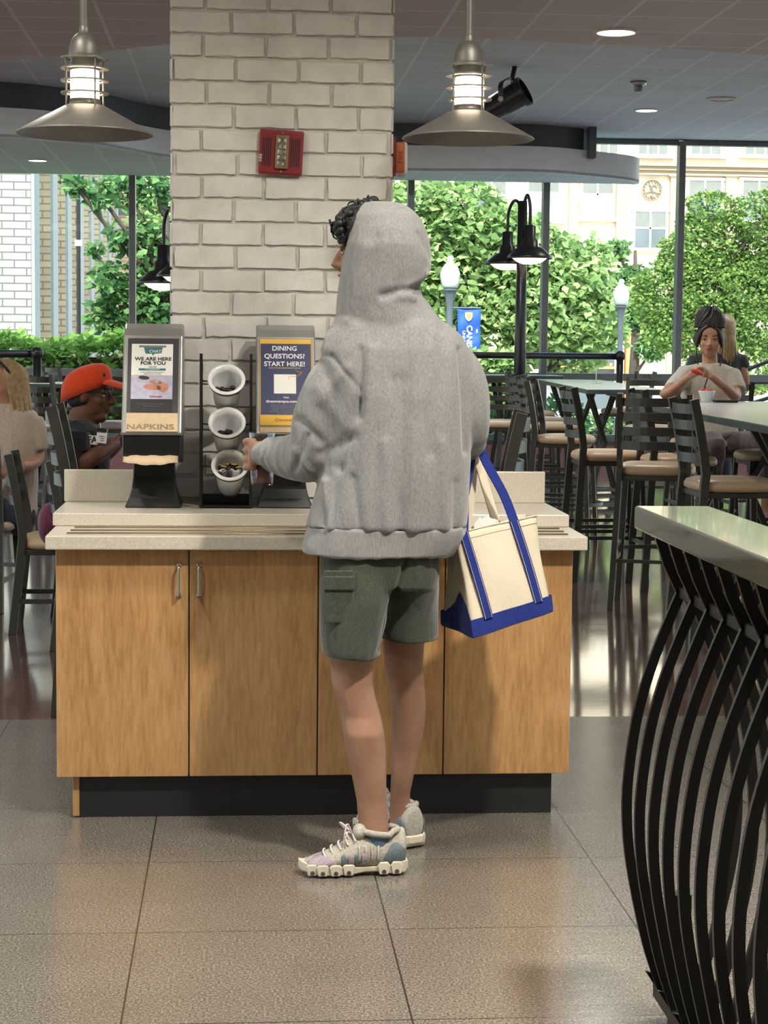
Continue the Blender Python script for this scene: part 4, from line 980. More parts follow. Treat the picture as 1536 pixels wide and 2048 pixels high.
# hedges
def hedge(x0, x1, y0, y1, z1, label, n, size, m='leaf_hedge', seed=2):
    r_ = random.Random(seed); pts = []
    for _ in range(n):
        k = r_.random(); x = r_.uniform(x0, x1); b_ = z1+.06*math.sin(x*3.1)+.04*math.sin(x*7.7)
        if k < .55: pts.append((x, y0+r_.uniform(-.08, .25), r_.uniform(-.1, b_)))
        else: pts.append((x, r_.uniform(y0, y1), b_+r_.uniform(-.15, .04)))
    t = thing('hedge', ((x0+x1)/2, (y0+y1)/2, -.12), label, 'hedge', 'hedges outside the windows')
    leaf_mesh(pts, size, 'foliage', m, t, seed, .1); MB().bx(x0+.1, x1-.1, y0+.25, y1-.1, -.12, z1-.25).build('branches', 'bark', t); return t
hedge(-5.4, -.2, 25.2, 26.6, 1.47, 'clipped bright green hedge below the brick building, left windows', 9000, .12)
hedge(2.0, 4.6, 24.2, 25.2, .62, 'low green bushes outside, seen under the middle table', 3200, .10, 'leaf_mid', 5)
hedge(1.6, 4.1, 26.6, 27.8, 1.35, 'green bushes at the foot of the broad tree, behind the pipe rail', 5200, .13, 'leaf_bright', 6)
hedge(5.2, 9.0, 27.5, 28.6, .42, 'low green planting outside the right window near the black handrail', 2600, .10, 'leaf_mid', 7)
# globe street lamps
def globe_lamp(px, py_top, py_bot, Y, label, banner=False):
    a_, b_ = at(px, py_top, Y), at(px, py_bot, Y); H_ = a_.z-b_.z; k = H_/.68
    t = thing('globe_street_lamp', (b_.x, Y, -.12), label, 'street lamp', 'white acorn-globe street lamps'); z0 = b_.z+.12; K = dict(parent=t, world=False)
    MB().lathe([(r_*k, z0+z_*k) for r_, z_ in ((.001, 0), (.13, .0), (.17, .06), (.20, .2), (.21, .30), (.195, .37), (.18, .39), (.19, .40), (.16, .45), (.10, .52), (.07, .54), (.055, .57), (.075, .60), (.07, .65), (.03, .68), (.001, .685))], n=32).build('globe', 'globe_white', smooth=True, **K)
    MB().lathe([(r_*k, z0+z_*k) for r_, z_ in ((.16, 0), (.17, -.03), (.14, -.05), (.11, -.12), (.075, -.3), (.07, -.35))]+[(.07*k, .5), (.12*k, .45), (.15*k, 0)], n=20).build('post', 'post_blue_grey', smooth=True, **K)
    return t, b_
t, b_ = globe_lamp(900, 512, 578, 29, 'nearer white acorn-globe street lamp, directly right of the man in the hoodie')
zt_, zb_ = at(930, 617, 29).z, at(930, 709, 29).z; x0, x1 = at(915, 650, 29).x, at(961, 650, 29).x
bn = thing('street_banner', ((x0+x1)/2, 29, zt_), 'blue vertical banner with white shield and lettering hung from the nearer globe lamp', 'banner')
b = MB(); nz, nx = 14, 6; vs = []
for j in range(nz+1):
    for i in range(nx+1): vs.append((x0+(x1-x0)*i/nx, 29+.02*math.sin(j*.8+i*.5), zt_+(zb_-zt_)*j/nz))
b.add(vs, [(j*(nx+1)+i, j*(nx+1)+i+1, (j+1)*(nx+1)+i+1, (j+1)*(nx+1)+i) for j in range(nz) for i in range(nx)])
b.build('cloth', 'banner_blue', bn, solid=.006, smooth=True)
m = MB(); m.tube([(b_.x, 29, zt_+.01), (x1, 29, zt_+.01)], .012, 8); m.tube([(b_.x, 29, zb_-.01), (x1, 29, zb_-.01)], .012, 8); m.build('bracket_arm', 'post_blue_grey', bn)
sc_ = 29/CAM_F; yb_ = 28.955
cs_ = at(937, 633, 29); b = MB()
sh = [(-7, 8), (7, 8), (7.5, 0), (5, -6), (0, -10), (-5, -6), (-7.5, 0)]
b.prism([(cs_.x+x*sc_, cs_.z+z*sc_) for x, z in sh], yb_, yb_+.01, 'Y'); b.build('shield', 'ink_white', bn)
b = MB(); b.prism([(cs_.x+x*sc_, cs_.z+z*sc_) for x, z in [(-4, 4), (3, 6), (5, 2), (1, 0), (4, -4), (-1, -7), (-2, -1), (-5, 0)]], yb_-.008, yb_, 'Y'); b.build('griffin_mark', 'yellow_print', bn)
text('CANISIUS', 15.5*sc_, 'ink_white', bn, (at(938, 650, 29).x, yb_, at(938, 684, 29).z), (PI/2, PI/2, 0), bold=.003)
text('UNIVERSITY', 8.5*sc_, 'ink_white', bn, (at(927, 650, 29).x, yb_, at(929, 684, 29).z), (PI/2, PI/2, 0))
text('∞', 9*sc_, 'ink_white', bn, (at(953, 662, 29).x, yb_, at(953, 662, 29).z), (PI/2, PI/2, 0), name='emblem')
globe_lamp(1242, 558, 612, 27.2, 'farther white acorn-globe street lamp beside the window mullion')
# thin dark pole by the brick building
p_ = at(157, 520, 31.5); t = thing('thin_pole', (p_.x, 31.5, -.12), 'thin dark pole rising before the pale brick building at left', 'pole')
MB().tube([(0, 0, 0), (0, 0, 7)], .035, 8).build('shaft', 'matte_black', t, world=False); MB().box((0, 0, 3.2), (.12, .08, .1)).build('clamp', 'globe_white', t, world=False)

# cream stone hall
YC = 60.0
hall = thing('stone_hall', (18, YC, -.12), 'large cream stone hall with a round carved emblem, beyond the trees at right', 'building')
px_m = CAM_F/YC
x0 = at(900, 400, YC).x
MB().bx(x0, x0+34, YC, YC+10, -.12, 13).build('wall', 'cream_stone', hall)
def cw(pxa, pya, pxb, pyb, dy=0): a_ = at(pxa, pya, YC+dy); b_ = at(pxb, pyb, YC+dy); return a_.x, b_.x, b_.z, a_.z
m = MB()
for py, h in ((328, 5), (338, 2), (347, 3)):
    a_ = at(1200, py, YC); m.bx(x0, x0+34, YC-.18, YC, a_.z-h/px_m/2, a_.z+h/px_m/2)
m.build('cornice', 'cream_trim', hall)
for px in (1145, 1240, 1347, 1457, 1560):
    m = MB(); a_ = at(px, 500, YC); m.bx(a_.x-.11*1.6, a_.x+.11*1.6, YC-.14, YC, -.12, at(px, 352, YC).z); m.bx(a_.x-.25, a_.x+.25, YC-.2, YC, at(px, 354, YC).z, at(px, 350, YC).z); m.build('pilaster', 'cream_trim', hall, bevel=.02)
def hall_window(pxa, pya, pxb, pyb, split=.45, n=2, low='window_blue'):
    a, b_, z0, z1 = cw(pxa, pya, pxb, pyb); zs = z1-(z1-z0)*split
    m = MB(); f_ = .07
    m.bx(a-.1, b_+.1, YC-.05, YC+.02, z1, z1+.1); m.bx(a-.18, b_+.18, YC-.16, YC+.02, z0-.12, z0)
    for x in (a, b_): m.bx(x-.04, x+.04, YC-.06, YC+.02, z0, z1)
    for k in range(1, n): x = a+(b_-a)*k/n; m.bx(x-.03, x+.03, YC-.05, YC+.02, z0, z1)
    if split < 1: m.bx(a, b_, YC-.05, YC+.02, zs-.03, zs+.03)
    w = m.build('window', 'off_white', hall)
    MB().bx(a, b_, YC-.03, YC-.015, zs, z1).build('blind', 'window_blind', w)
    if split < 1: MB().bx(a, b_, YC-.03, YC-.015, z0, zs).build('pane', low, w)
hall_window(1268, 423, 1332, 497, .45, 2); hall_window(1163, 362, 1226, 436, .36, 2, 'globe_white'); hall_window(1055, 362, 1118, 440, .30, 2, 'globe_white'); hall_window(952, 362, 1012, 440, .36, 2)
for a_, b_ in ((1376, 1442), (1484, 1550)): hall_window(a_, 361, b_, 440, .42, 2)
for a_, b_ in ((1276, 1336), (1382, 1442), (1490, 1550), (1180, 1236)): hall_window(a_, 240, b_, 310, 1.0, 3, 'window_blue')
c_ = at(1303, 380, YC); m = MB(); R_ = 21/px_m
m.lathe([(R_, 0), (R_, .1), (R_*.93, .12), (R_*.90, .06), (.001, .06)], (c_.x, YC, c_.z), 40, (0, -1, 0), True)
em = m.build('carved_emblem', 'cream_trim', hall)
m = MB()
for k in range(16):
    a_ = 2*PI*k/16; m.box((c_.x+math.cos(a_)*R_*.78, YC-.09, c_.z+math.sin(a_)*R_*.78), (.05, .05, .035), Matrix.Rotation(-a_, 3, 'Y'))
m.tube([(c_.x-.1, YC-.1, c_.z+.18), (c_.x, YC-.1, c_.z+.05), (c_.x+.02, YC-.1, c_.z-.1)], .025, 6); m.tube([(c_.x+.05+.1*math.cos(a_), YC-.1, c_.z+.05+.1*math.sin(a_)) for a_ in [k*.5 for k in range(9)]], .02, 6)
m.tube([(c_.x-.2, YC-.1, c_.z-.1), (c_.x, YC-.1, c_.z-.04), (c_.x+.2, YC-.1, c_.z-.12)], .02, 6); m.box((c_.x, YC-.1, c_.z-.2), (.08, .06, .08), Matrix.Rotation(.78, 3, 'Y'))
m.build('relief', 'window_blind', em)
# low orange storefront
YS = 46.0; a, b_, z0, z1 = [v for v in (at(1120, 700, YS).x, at(1277, 700, YS).x, -.12, at(1260, 640, YS).z)]
sf = thing('storefront', ((a+b_)/2, YS, -.12), 'low orange-walled storefront with glowing round lights, seen between the trees', 'building')
MB().bx(a, b_, YS+.3, YS+3, -.12, z1).build('wall', 'window_blue', sf)
MB().bx(at(1250, 700, YS).x, b_, YS-.2, YS+.4, -.12, z1-.2).build('pillar', 'orange_wall', sf, bevel=.02)
MB().bx(at(1234, 700, YS).x, at(1247, 700, YS).x, YS-.1, YS+.35, -.12, z1).build('column', 'off_white', sf)
MB().bx(a, at(1234, 700, YS).x, YS+.1, YS+.32, at(1210, 738, YS).z, at(1210, 733, YS).z).build('window_bar', 'orange_wall', sf)
for px, py in ((1195, 729), (1222, 729), (1206, 733)): 
    c_ = at(px, py, YS+.2); MB().ell(c_, (.035, .035, .035), 10, 8).build('round_light', 'store_glow', sf, smooth=True)
for py in (732, 742): c_ = at(1271, py, YS-.22); MB().ell(c_, (.035, .01, .035), 10, 8).build('round_light', 'off_white', sf, smooth=True)
# pale brick building with deep pilasters
YB_ = 33.0; bb = thing('brick_building', (-6, YB_, -.12), 'pale brick building with receding pilasters and tall dark slots, at the left window', 'building')
xe = at(62, 500, YB_).x
MB().bx(-16, xe, YB_, YB_+.9, -.12, 11).build('front_wall', 'pale_brick', bb)
MB().bx(xe+.0, xe+.06, YB_+.02, YB_+.88, -.12, 11).build('stone_edge', 'grey_stone', bb)
MB().bx(-16, xe-.5, YB_+.9, 62, -.12, 11).build('side_wall', 'pale_brick', bb)
for k in range(7):
    y = 36.2+3.1*k; xk = xe+.02
    MB().bx(xe-.6, xk, y, y+1.0, -.12, 11).build('pilaster', 'tan_brick', bb)
    MB().bx(xk, xk+.05, y+.03, y+.97, -.12, 11).build('stone_edge', 'grey_stone', bb)
for k in range(7):
    y = 34.2+3.1*k
    MB().bx(xe-.52, xe-.30, y+.1, y+1.9, -.12, at(90, 470, 36).z).build('slot_window', 'riser_shade_dark_glass', bb)
    MB().bx(xe-.5, xe-.22, y, y+2.0, at(90, 470, 36).z, 11).build('spandrel', 'grey_stone', bb)
fb2 = thing('brick_building', (0, 64, -.12), 'tan brick building with a dark window band, behind the loose-branched tree at left', 'building')
MB().bx(-11, 3, 64, 70, -.12, 13).build('wall', 'tan_brick', fb2)
a_ = at(195, 412, 64); b_ = at(268, 430, 64); MB().bx(a_.x, b_.x, 63.9, 64.05, b_.z, a_.z).build('window_band', 'riser_shade_dark_glass', fb2)
# black outdoor handrail at the far right
t = thing('outdoor_handrail', (6.2, 25.4, -.12), 'sloping black outdoor handrail beyond the right window', 'railing')
b = MB()
for (p0, p1) in (((1480, 745), (1620, 690)), ((1490, 765), (1620, 765)), ((1460, 820), (1620, 770))):
    b.tube([at(*p0, 25.4), at(*p1, 25.4)], .028, 8)
b.build('rails', 'black_metal', t, smooth=True)
b = MB()
for px in (1488, 1560): b.tube([(at(px, 750, 25.4).x, 25.4, -.12), at(px, 745 if px < 1500 else 712, 25.4)], .028, 8)
b.build('posts', 'black_metal', t, smooth=True)

# ================================================================== PEOPLE
def limb(mb, pts, rs, n=14, k=4, flat=None):
    P = smooth_path(pts, k); m = len(pts)-1; R = []
    for i in range(len(P)):
        t = i/k; a = min(int(t), m-1); R.append(rs[a]+(rs[min(a+1, m)]-rs[a])*(t-a))
    return mb.tube(P, R, n, flat=flat)
def hand(mb, wrist, d, side, size=1.0, curl=.5, palm=(0, 0, -1)):
    """palm, four unequal bent fingers and a thumb; d = wrist->knuckles, side = towards the thumb, palm = palm normal"""
    d = Vector(d).normalized(); s_ = Vector(side).normalized(); pn = Vector(palm).normalized(); w = Vector(wrist); k = size
    mb.rings([[w+d*(a*k)+(s_*math.cos(t)*hw+pn*math.sin(t)*hh)*k for t in [2*PI*j/12 for j in range(12)]] for a, hw, hh in ((-.02, .026, .02), (.0, .027, .019), (.03, .036, .017), (.07, .041, .015), (.085, .038, .012))])
    for i, (off, L, r_) in enumerate(((.029, .072, .0088), (.010, .08, .0090), (-.010, .074, .0085), (-.029, .058, .0075))):
        p = w+d*.078*k+s_*off*k; pts = [w+d*.05*k+s_*off*k*.9, p]; a = 0; dd = d
        for seg, fr in enumerate((.45, .30, .25)):
            a += curl*(.9 if seg == 0 else 1.1); dd = d*math.cos(a)+pn*math.sin(a); p = p+dd*L*fr*k; pts.append(p)
        mb.tube(pts, [r_*k*1.05, r_*k*1.05, r_*k, r_*k*.93, r_*k*.8], 8)
    t0 = w+d*.02*k+s_*.024*k; t1 = t0+(d*.5+s_*.7+pn*.3)*.036*k; t2 = t1+(d*.85+s_*.1+pn*.55*(.3+curl))*.032*k; t3 = t2+(d*.8-s_*.15+pn*.6*curl)*.024*k
    mb.tube([t0, t1, t2, t3], [.013*k, .0115*k, .0098*k, .008*k], 8)
def head(mb, c, fwd, up=(0, 0, 1), s=1.0):
    """skull, jaw, nose, brow, lips, ears around c (centre of the skull)"""
    f_ = Vector(fwd).normalized(); u_ = Vector(up).normalized(); r_ = f_.cross(u_).normalized(); u_ = r_.cross(f_)
    R_ = Matrix((r_, f_, u_)).transposed(); c = Vector(c); g = lambda x, y, z: c+R_ @ Vector((x*s, y*s, z*s)); E = lambda p, q, **k: mb.ell(g(*p), [v*s for v in q], rot=R_, **k)
    E((0, -.012, .02), (.074, .092, .092)); E((0, .022, -.03), (.062, .066, .085)); E((0, .045, -.078), (.038, .036, .033)); E((0, .055, .045), (.055, .03, .035))
    for sx in (-1, 1):
        E((sx*.034, .052, -.028), (.026, .026, .026)); E((sx*.038, .022, -.066), (.020, .036, .024)); E((sx*.03, .074, .012), (.024, .012, .009))
        E((sx*.074, -.005, -.012), (.009, .018, .030), n=10, m=8)
    mb.tube([g(0, .078, .012), g(0, .096, -.012), g(0, .107, -.032), g(0, .090, -.043)], [.010*s, .0115*s, .0135*s, .009*s], 10)
    for sx in (-1, 1): E((sx*.011, .09, -.036), (.0085, .010, .007), n=8, m=6)
    E((0, .082, -.058), (.021, .010, .0055)); E((0, .080, -.068), (.018, .010, .006))
    return g, R_
def face_bits(parent, g, R_, s=1.0, brow='hair_dark', lips='lips'):
    for sx in (-1, 1):
        p = g(sx*.031, .0735, -.004)
        e_ = MB().ell(p, (.0125*s, .006*s, .0062*s), 10, 8, R_).build('eye', 'eye_white', parent, smooth=True)
        MB().ell(g(sx*.031, .0785, -.004), (.0052*s, .002*s, .0056*s), 10, 6, R_).build('iris', 'hair_dark', e_, smooth=True)
        MB().tube([g(sx*.014, .088, .019), g(sx*.030, .088, .0245), g(sx*.047, .076, .019)], [.0026*s, .0034*s, .0018*s], 6).build('eyebrow', brow, parent, smooth=True)
        MB().tube([g(sx*.017, .0800, .001), g(sx*.031, .0825, .0045), g(sx*.046, .0745, .0)], .0015*s, 6).build('eyelid', brow, parent, smooth=True)
    MB().tube([g(-.022, .0865, -.0615), g(-.008, .0935, -.0595), g(.008, .0935, -.0595), g(.022, .0865, -.0615)], [.002*s, .0042*s, .0042*s, .002*s], 8).build('lips', lips, parent, smooth=True)
    MB().tube([g(-.017, .0845, -.068), g(0, .0915, -.0695), g(.017, .0845, -.068)], [.002*s, .0052*s, .002*s], 8).build('lips', lips, parent, smooth=True)
def wrinkle(amp, freq=(9, 9, 5), seed=0, soft=1.0):
    def fn(co, no):
        x, y, z = co[:, 0]*freq[0], co[:, 1]*freq[1], co[:, 2]*freq[2]
        w = np.sin(x*2.1+z*1.3+seed+1.7*np.sin(z*1.9+y))*.5+np.sin(y*2.7-z*2.2+x*1.1+seed*2+1.3*np.sin(x*1.5))*.35+np.sin(z*5.1+x*3.3+2*np.sin(y*2))*.18
        return co+no*(np.sign(w)*np.abs(w)**soft*amp)[:, None]
    return fn

# ------------------------------------------------------------------ the man in the grey hoodie
YM = 4.98
def A(px, py, dy=0.0): return at(px, py, YM+dy)
PXM = YM/CAM_F
bm_ = MB()
# legs
def leg(rows, dy0, dy1, z_of=None):
    R = []; n = 18
    for i, (py, xa, xb) in enumerate(rows):
        t = i/(len(rows)-1); dy = dy0+(dy1-dy0)*t
        a, b = A(xa, py, dy), A(xb, py, dy); hw = (b.x-a.x)/2; cx_ = (a.x+b.x)/2; dep = hw*1.08
        R.append([(cx_+hw*math.cos(2*PI*j/n), YM+dy+dep*math.sin(2*PI*j/n)+(0.012 if 3 < i < 8 else 0), a.z) for j in range(n)])
    bm_.rings(R)
leg([(1120, 680, 770), (1200, 668, 762), (1270, 660, 752), (1305, 657, 751), (1340, 661, 747), (1372, 664, 747), (1400, 672, 753), (1430, 681, 762), (1465, 685, 769), (1500, 692, 772), (1550, 703, 773), (1600, 713, 773), (1640, 716, 776), (1668, 717, 780), (1700, 712, 790)], -.06, -.08)
leg([(1120, 785, 855), (1200, 778, 855), (1285, 765, 849), (1330, 769, 846), (1370, 777, 850), (1410, 781, 853), (1450, 783, 851), (1500, 782, 842), (1550, 782, 828), (1590, 780, 820), (1620, 779, 822), (1650, 778, 826)], .06, .17)
bm_.loft([(A(760, py).x, YM, A(760, py).z, .12, .07) for py in (1110, 1070)] + [(A(765, py).x, YM, A(765, py).z, a_, .10) for py, a_ in ((980, .145), (850, .165), (740, .185), (690, .15))])
bm_.tube([A(775, 700), A(770, 560, .02)], [.062, .055], 14)
hc = A(750, 502, .03); HF = Vector((-.93, .36, -.02))
ghd, hR = head(bm_, hc, HF, s=1.06)
bm_.tube([ghd(.0, .0, -.05), A(775, 680)], [.06, .065], 14)
# left arm to the cup, right arm forward
LE = A(636, 900, .05); LW = A(523, 906, .24)
limb(bm_, [A(695, 740, .03), LE, LW], [.038, .036, .028]); limb(bm_, [A(895, 725), A(932, 845, .0), A(925, 882, .22), A(905, 880, .30)], [.045, .032, .030, .028])
# left hand wraps the cup from the near side, fingers to its far left side
CUPX = at(524, 918, 5.255); cz = CUPX.z
pw = A(520, 906, .215)
bm_.rings([[Vector((A(px_, py_).x, 0, 0))+Vector((0, y_+.014*math.cos(t), at(500, py_, 5.2).z+.036*math.sin(t))) for t in [2*PI*j/12 for j in range(12)]] for px_, py_, y_ in ((536, 906, 5.19), (522, 906, 5.195), (508, 906, 5.20), (499, 906, 5.212))])
for k, py_ in enumerate((884, 902, 920, 936)):
    z_ = at(500, py_, 5.21).z; cxx = CUPX.x; r_ = .0475; L_ = (2.3, 2.5, 2.3, 1.9)[k]
    pts = []
    for i in range(7):
        a_ = -PI*.62-L_*i/6*.80
        pts.append((cxx+r_*math.cos(a_), CUPX.y+r_*math.sin(a_), z_+.002*math.sin(i)))
    bm_.tube(pts, [.0105, .0112, .0105, .0102, .0098, .009, .0078], 10)
bm_.tube([A(532, 892, .21), (CUPX.x+.040, CUPX.y-.035, cz+.018), (CUPX.x+.052, CUPX.y+.008, cz+.026), (CUPX.x+.038, CUPX.y+.040, cz+.03)], [.015, .0125, .0105, .0085], 10)
hand(bm_, A(905, 880, .30), (-.5, .6, -.3), (.5, .3, .3), 1.0, .7, (-.6, -.2, -.6))
man = bm_.build('person', 'skin_light', remesh=.0048, smooth_it=5)
tag(man, 'person in grey hoodie and dark green shorts standing at the counter, holding a cup', 'person')
face_bits(man, ghd, hR, 1.06, 'hair_black')
# hair: cropped curls at the hood opening
hb_ = MB(); rr = random.Random(8)
hb_.ell(ghd(0, .012, .056), (.088, .098, .078), rot=hR); hb_.ell(ghd(.0, .055, .085), (.055, .045, .035), rot=hR)
for k in range(150):
    px_, py_ = rr.uniform(668, 745), rr.uniform(400, 462)
    if py_ < 398+max(0, (745-px_))*.55 or py_ > 470: continue
    p = A(px_+rr.uniform(-3, 3), py_, rr.uniform(-.03, .07)); hb_.ell(p, (.011, .011, .011), 7, 5)
for k, (px_, py_) in enumerate(((742, 396), (737, 399), (728, 400), (716, 405), (705, 412), (698, 420), (690, 427), (680, 432), (672, 440), (669, 450), (672, 459), (678, 466), (684, 472))):
    hb_.ell(A(px_+6, py_+6, .0), (.014, .014, .014), 8, 6)
    r_ = .009+.004*(k % 3); o_ = A(px_, py_, rr.uniform(-.02, .03)); ph = rr.uniform(0, 6)
    hb_.tube([o_+Vector((r_*math.cos(ph+q*.7), .004*q, r_*math.sin(ph+q*.7))) for q in range(6)], [.0035, .0035, .003, .003, .0025, .0015], 5)
hb_.build('hair', 'hair_black', man, smooth=True)
# hooded sweatshirt: torso, hood and both sleeves grown into one cloth
hd = MB()
rows = [(600, 690, 852), (625, 682, 868), (650, 664, 900), (672, 650, 925), (700, 641, 938), (740, 640, 943), (790, 650, 941), (850, 655, 940), (910, 648, 937), (970, 636, 935), (1020, 622, 934), (1052, 613, 930)]
def deps(py): return np.interp(py, [600, 650, 700, 800, 950, 1052, 1110], [.075, .10, .125, .145, .15, .15, .14])
hd.loft([((A(xa, py).x+A(xb, py).x)/2, YM, A((xa+xb)/2, py).z, (A(xb, py).x-A(xa, py).x)/2, float(deps(py))) for py, xa, xb in rows[::-1]], 40, 2.35)
# hood as a shell open to the front-left
hr = [(403, 728, 796), (412, 716, 818), (430, 706, 838), (460, 698, 853), (490, 691, 860), (515, 687, 865), (540, 684, 859), (565, 681, 843), (590, 678, 843), (615, 675, 856), (650, 672, 885), (672, 672, 900)]
R = []
for py, xa, xb in hr[::-1]:
    a, b = A(xa, py), A(xb, py); cx_, hw = (a.x+b.x)/2, (b.x-a.x)/2; t = (672-py)/270; dep = float(np.interp(py, [403, 430, 480, 560, 672], [.05, .095, .125, .115, .11]))
    R.append([(cx_+hw*math.copysign(abs(math.cos(q))**.9, math.cos(q)), YM+.01+dep*math.sin(q), a.z) for q in [2*PI*j/40 for j in range(40)]])
hood_open = R
hd.rings(R)
hd.ell(A(838, 520, -.01), (.035, .05, .035)); hd.ell(A(778, 592, -.075), (.080, .028, .024))
limb(hd, [A(705, 722), A(672, 775, .0), A(648, 840, .01), A(636, 895, .02), A(614, 912, .06), A(572, 913, .13), A(538, 908, .19)], [.066, .080, .084, .080, .070, .056, .036], 20)
for (px_, py_, r_, rx) in ((640, 912, .058, 0), (610, 916, .060, 0), (585, 914, .055, 0), (561, 911, .046, 0), (543, 909, .040, 0)):
    c_ = A(px_, py_, .02+.17*(640-px_)/115); dvec = (A(538, 908, .19)-A(636, 895, .02)).normalized(); u, w = frame(dvec)
    hd.tube([c_+(u*math.cos(q)+w*math.sin(q))*r_*.93 for q in [2*PI*j/22 for j in range(22)]], .0105, 8, closed=True)
limb(hd, [A(885, 712), A(918, 745), A(936, 790, .0), A(940, 850, .01), A(936, 874, .07), A(930, 884, .18), A(925, 884, .23)], [.066, .062, .056, .05, .049, .044, .038], 20)
for yy in (.10, .15, .20):
    c_ = A(933, 882, yy); hd.tube([c_+Vector((.049*math.cos(q), 0, .046*math.sin(q))) for q in [2*PI*j/20 for j in range(20)]], .009, 8, closed=True)
def creases(co, no):
    """shoulder-seam grooves, arm-pit and sleeve folds, the fold under the hood, long hanging folds"""
    def seg(p, q, width, depth, c):
        p = np.array(p); q = np.array(q); pq = q-p; t = np.clip(((c[:, [0, 2]]-p) @ pq)/(pq @ pq), 0, 1)
        d = np.linalg.norm(c[:, [0, 2]]-(p+t[:, None]*pq), axis=1); return np.exp(-(d/width)**2)*depth
    P = lambda px, py: (A(px, py).x, A(px, py).z)
    back = np.clip((YM+.03-co[:, 1])/.05, 0, 1)
    g = np.zeros(len(co))
    for (p, q, w_, d_) in (((622, 706), (662, 712), .006, -.004), ((662, 712), (714, 778), .006, -.005), ((716, 700), (712, 830), .012, -.010), ((712, 800), (672, 930), .014, -.011), ((672, 930), (648, 1040), .014, -.008), ((650, 960), (655, 1055), .010, .010),
                           ((760, 592), (850, 570), .010, -.014), ((850, 572), (825, 590), .008, -.010), ((845, 548), (790, 590), .010, .006), ((835, 470), (862, 520), .009, -.008), ((730, 500), (690, 640), .016, .006), ((748, 480), (715, 640), .012, -.005),
                           ((735, 700), (722, 1040), .020, .006), ((790, 760), (795, 1050), .022, -.008), ((825, 660), (815, 1050), .020, .008), ((880, 640), (850, 900), .016, -.006), ((870, 880), (880, 1050), .014, .007), ((912, 700), (925, 900), .010, -.012),
                           ((760, 880), (765, 1050), .014, .006), ((700, 950), (715, 1050), .012, -.007), ((902, 960), (900, 1050), .012, -.006),
                           ((612, 870), (590, 940), .008, -.010), ((575, 876), (566, 935), .007, -.009), ((553, 882), (548, 930), .006, -.008), ((600, 840), (640, 880), .012, -.008), ((640, 905), (700, 870), .014, -.008), ((640, 780), (690, 850), .02, .006), ((590, 900), (630, 960), .010, .006), ((690, 735), (640, 800), .014, .005)):
        g += seg(P(*p), P(*q), w_, d_, co)*back
    co = co+no*g[:, None]
    return wrinkle(.0036, (7, 7, 3.2), 2)(co, no)
cloth = hd.build('hoodie', 'hoodie_cloth', man, remesh=.0055, smooth_it=12, fn=creases)
# cut the hood open so the face and the hair show: push cloth behind the opening plane
me = cloth.data; n = len(me.vertices); co = np.empty(n*3); me.vertices.foreach_get('co', co); co = co.reshape(-1, 3)+np.array(parent_loc(man))
import bmesh as _bm
b2 = _bm.new(); b2.from_mesh(me); b2.verts.ensure_lookup_table()
off = Vector(parent_loc(man)); O1 = A(697, 470, 0)
nrm = Vector((-.80, .55, .28)).normalized(); O1 = A(716, 430, -.02)
kill = [v for v in b2.verts if (v.co+off).z > A(700, 655).z and ((v.co+off)-O1).dot(nrm) > 0 and (v.co+off).y > YM-.05]
kill = [v for v in kill if (v.co+off).x < A(845, 500).x]
_bm.ops.delete(b2, geom=kill, context='VERTS'); b2.to_mesh(me); b2.free()
q_ = cloth.modifiers.new('thick', 'SOLIDIFY'); q_.thickness = .004; q_.offset = 0
# ribbed hem and cuffs
def ring_loft(rows, m, name, par, n=40, e=2.35, fn=None):
    b = MB(); b.loft(rows, n, e); return b.build(name, m, par, smooth=True, fn=fn)
rws = []
for py, xa, xb in ((1106, 604, 902), (1100, 602, 908), (1085, 604, 918), (1066, 610, 928), (1056, 614, 930), (1050, 615, 929)):
    rws.append(((A(xa, py).x+A(xb, py).x)/2, YM, A(xa, py).z+.0, (A(xb, py).x-A(xa, py).x)/2, .147))
hem = ring_loft(rws, 'rib_cloth', 'hoodie_hem', man, 90, 2.35, lambda co, no: co+no*(.0022*np.sin(co[:, 0]*120+co[:, 1]*60)+.003*np.sin(co[:, 0]*25))[:, None])
m = MB(); limb(m, [A(545, 908, .18), A(530, 907, .205), A(520, 907, .225)], [.040, .0345, .031], 24); m.build('cuff', 'rib_cloth', man, smooth=True)
m = MB(); limb(m, [A(926, 884, .22), A(918, 882, .26), A(912, 881, .28)], [.041, .034, .031], 24); m.build('cuff', 'rib_cloth', man, smooth=True)
# shorts
sh_ = MB()
sh_.loft([((A(xa, py).x+A(xb, py).x)/2, YM, A(xa, py).z, (A(xb, py).x-A(xa, py).x)/2, .13) for py, xa, xb in ((1172, 644, 872), (1150, 640, 878), (1110, 642, 878), (1070, 645, 885))], 36, 2.4)
R = []
for py, xa, xb, dy in ((1304, 645, 754, -.055), (1290, 642, 760, -.055), (1250, 638, 772, -.05), (1200, 638, 784, -.045), (1150, 640, 795, -.03), (1110, 642, 800, -.02)):
    a, b = A(xa, py), A(xb, py); R.append([((a.x+b.x)/2+(b.x-a.x)/2*math.cos(q), YM+dy+.118*math.sin(q), a.z+(.006*math.cos(q)*-1 if py > 1280 else 0)) for q in [2*PI*j/32 for j in range(32)]])
sh_.rings(R); R = []
for py, xa, xb, dy in ((1283, 762, 880, .06), (1270, 762, 881, .06), (1220, 764, 880, .055), (1170, 768, 879, .03), (1110, 780, 878, .01)):
    a, b = A(xa, py), A(xb, py); R.append([((a.x+b.x)/2+(b.x-a.x)/2*math.cos(q), YM+dy+.125*math.sin(q), a.z) for q in [2*PI*j/32 for j in range(32)]])
sh_.rings(R)
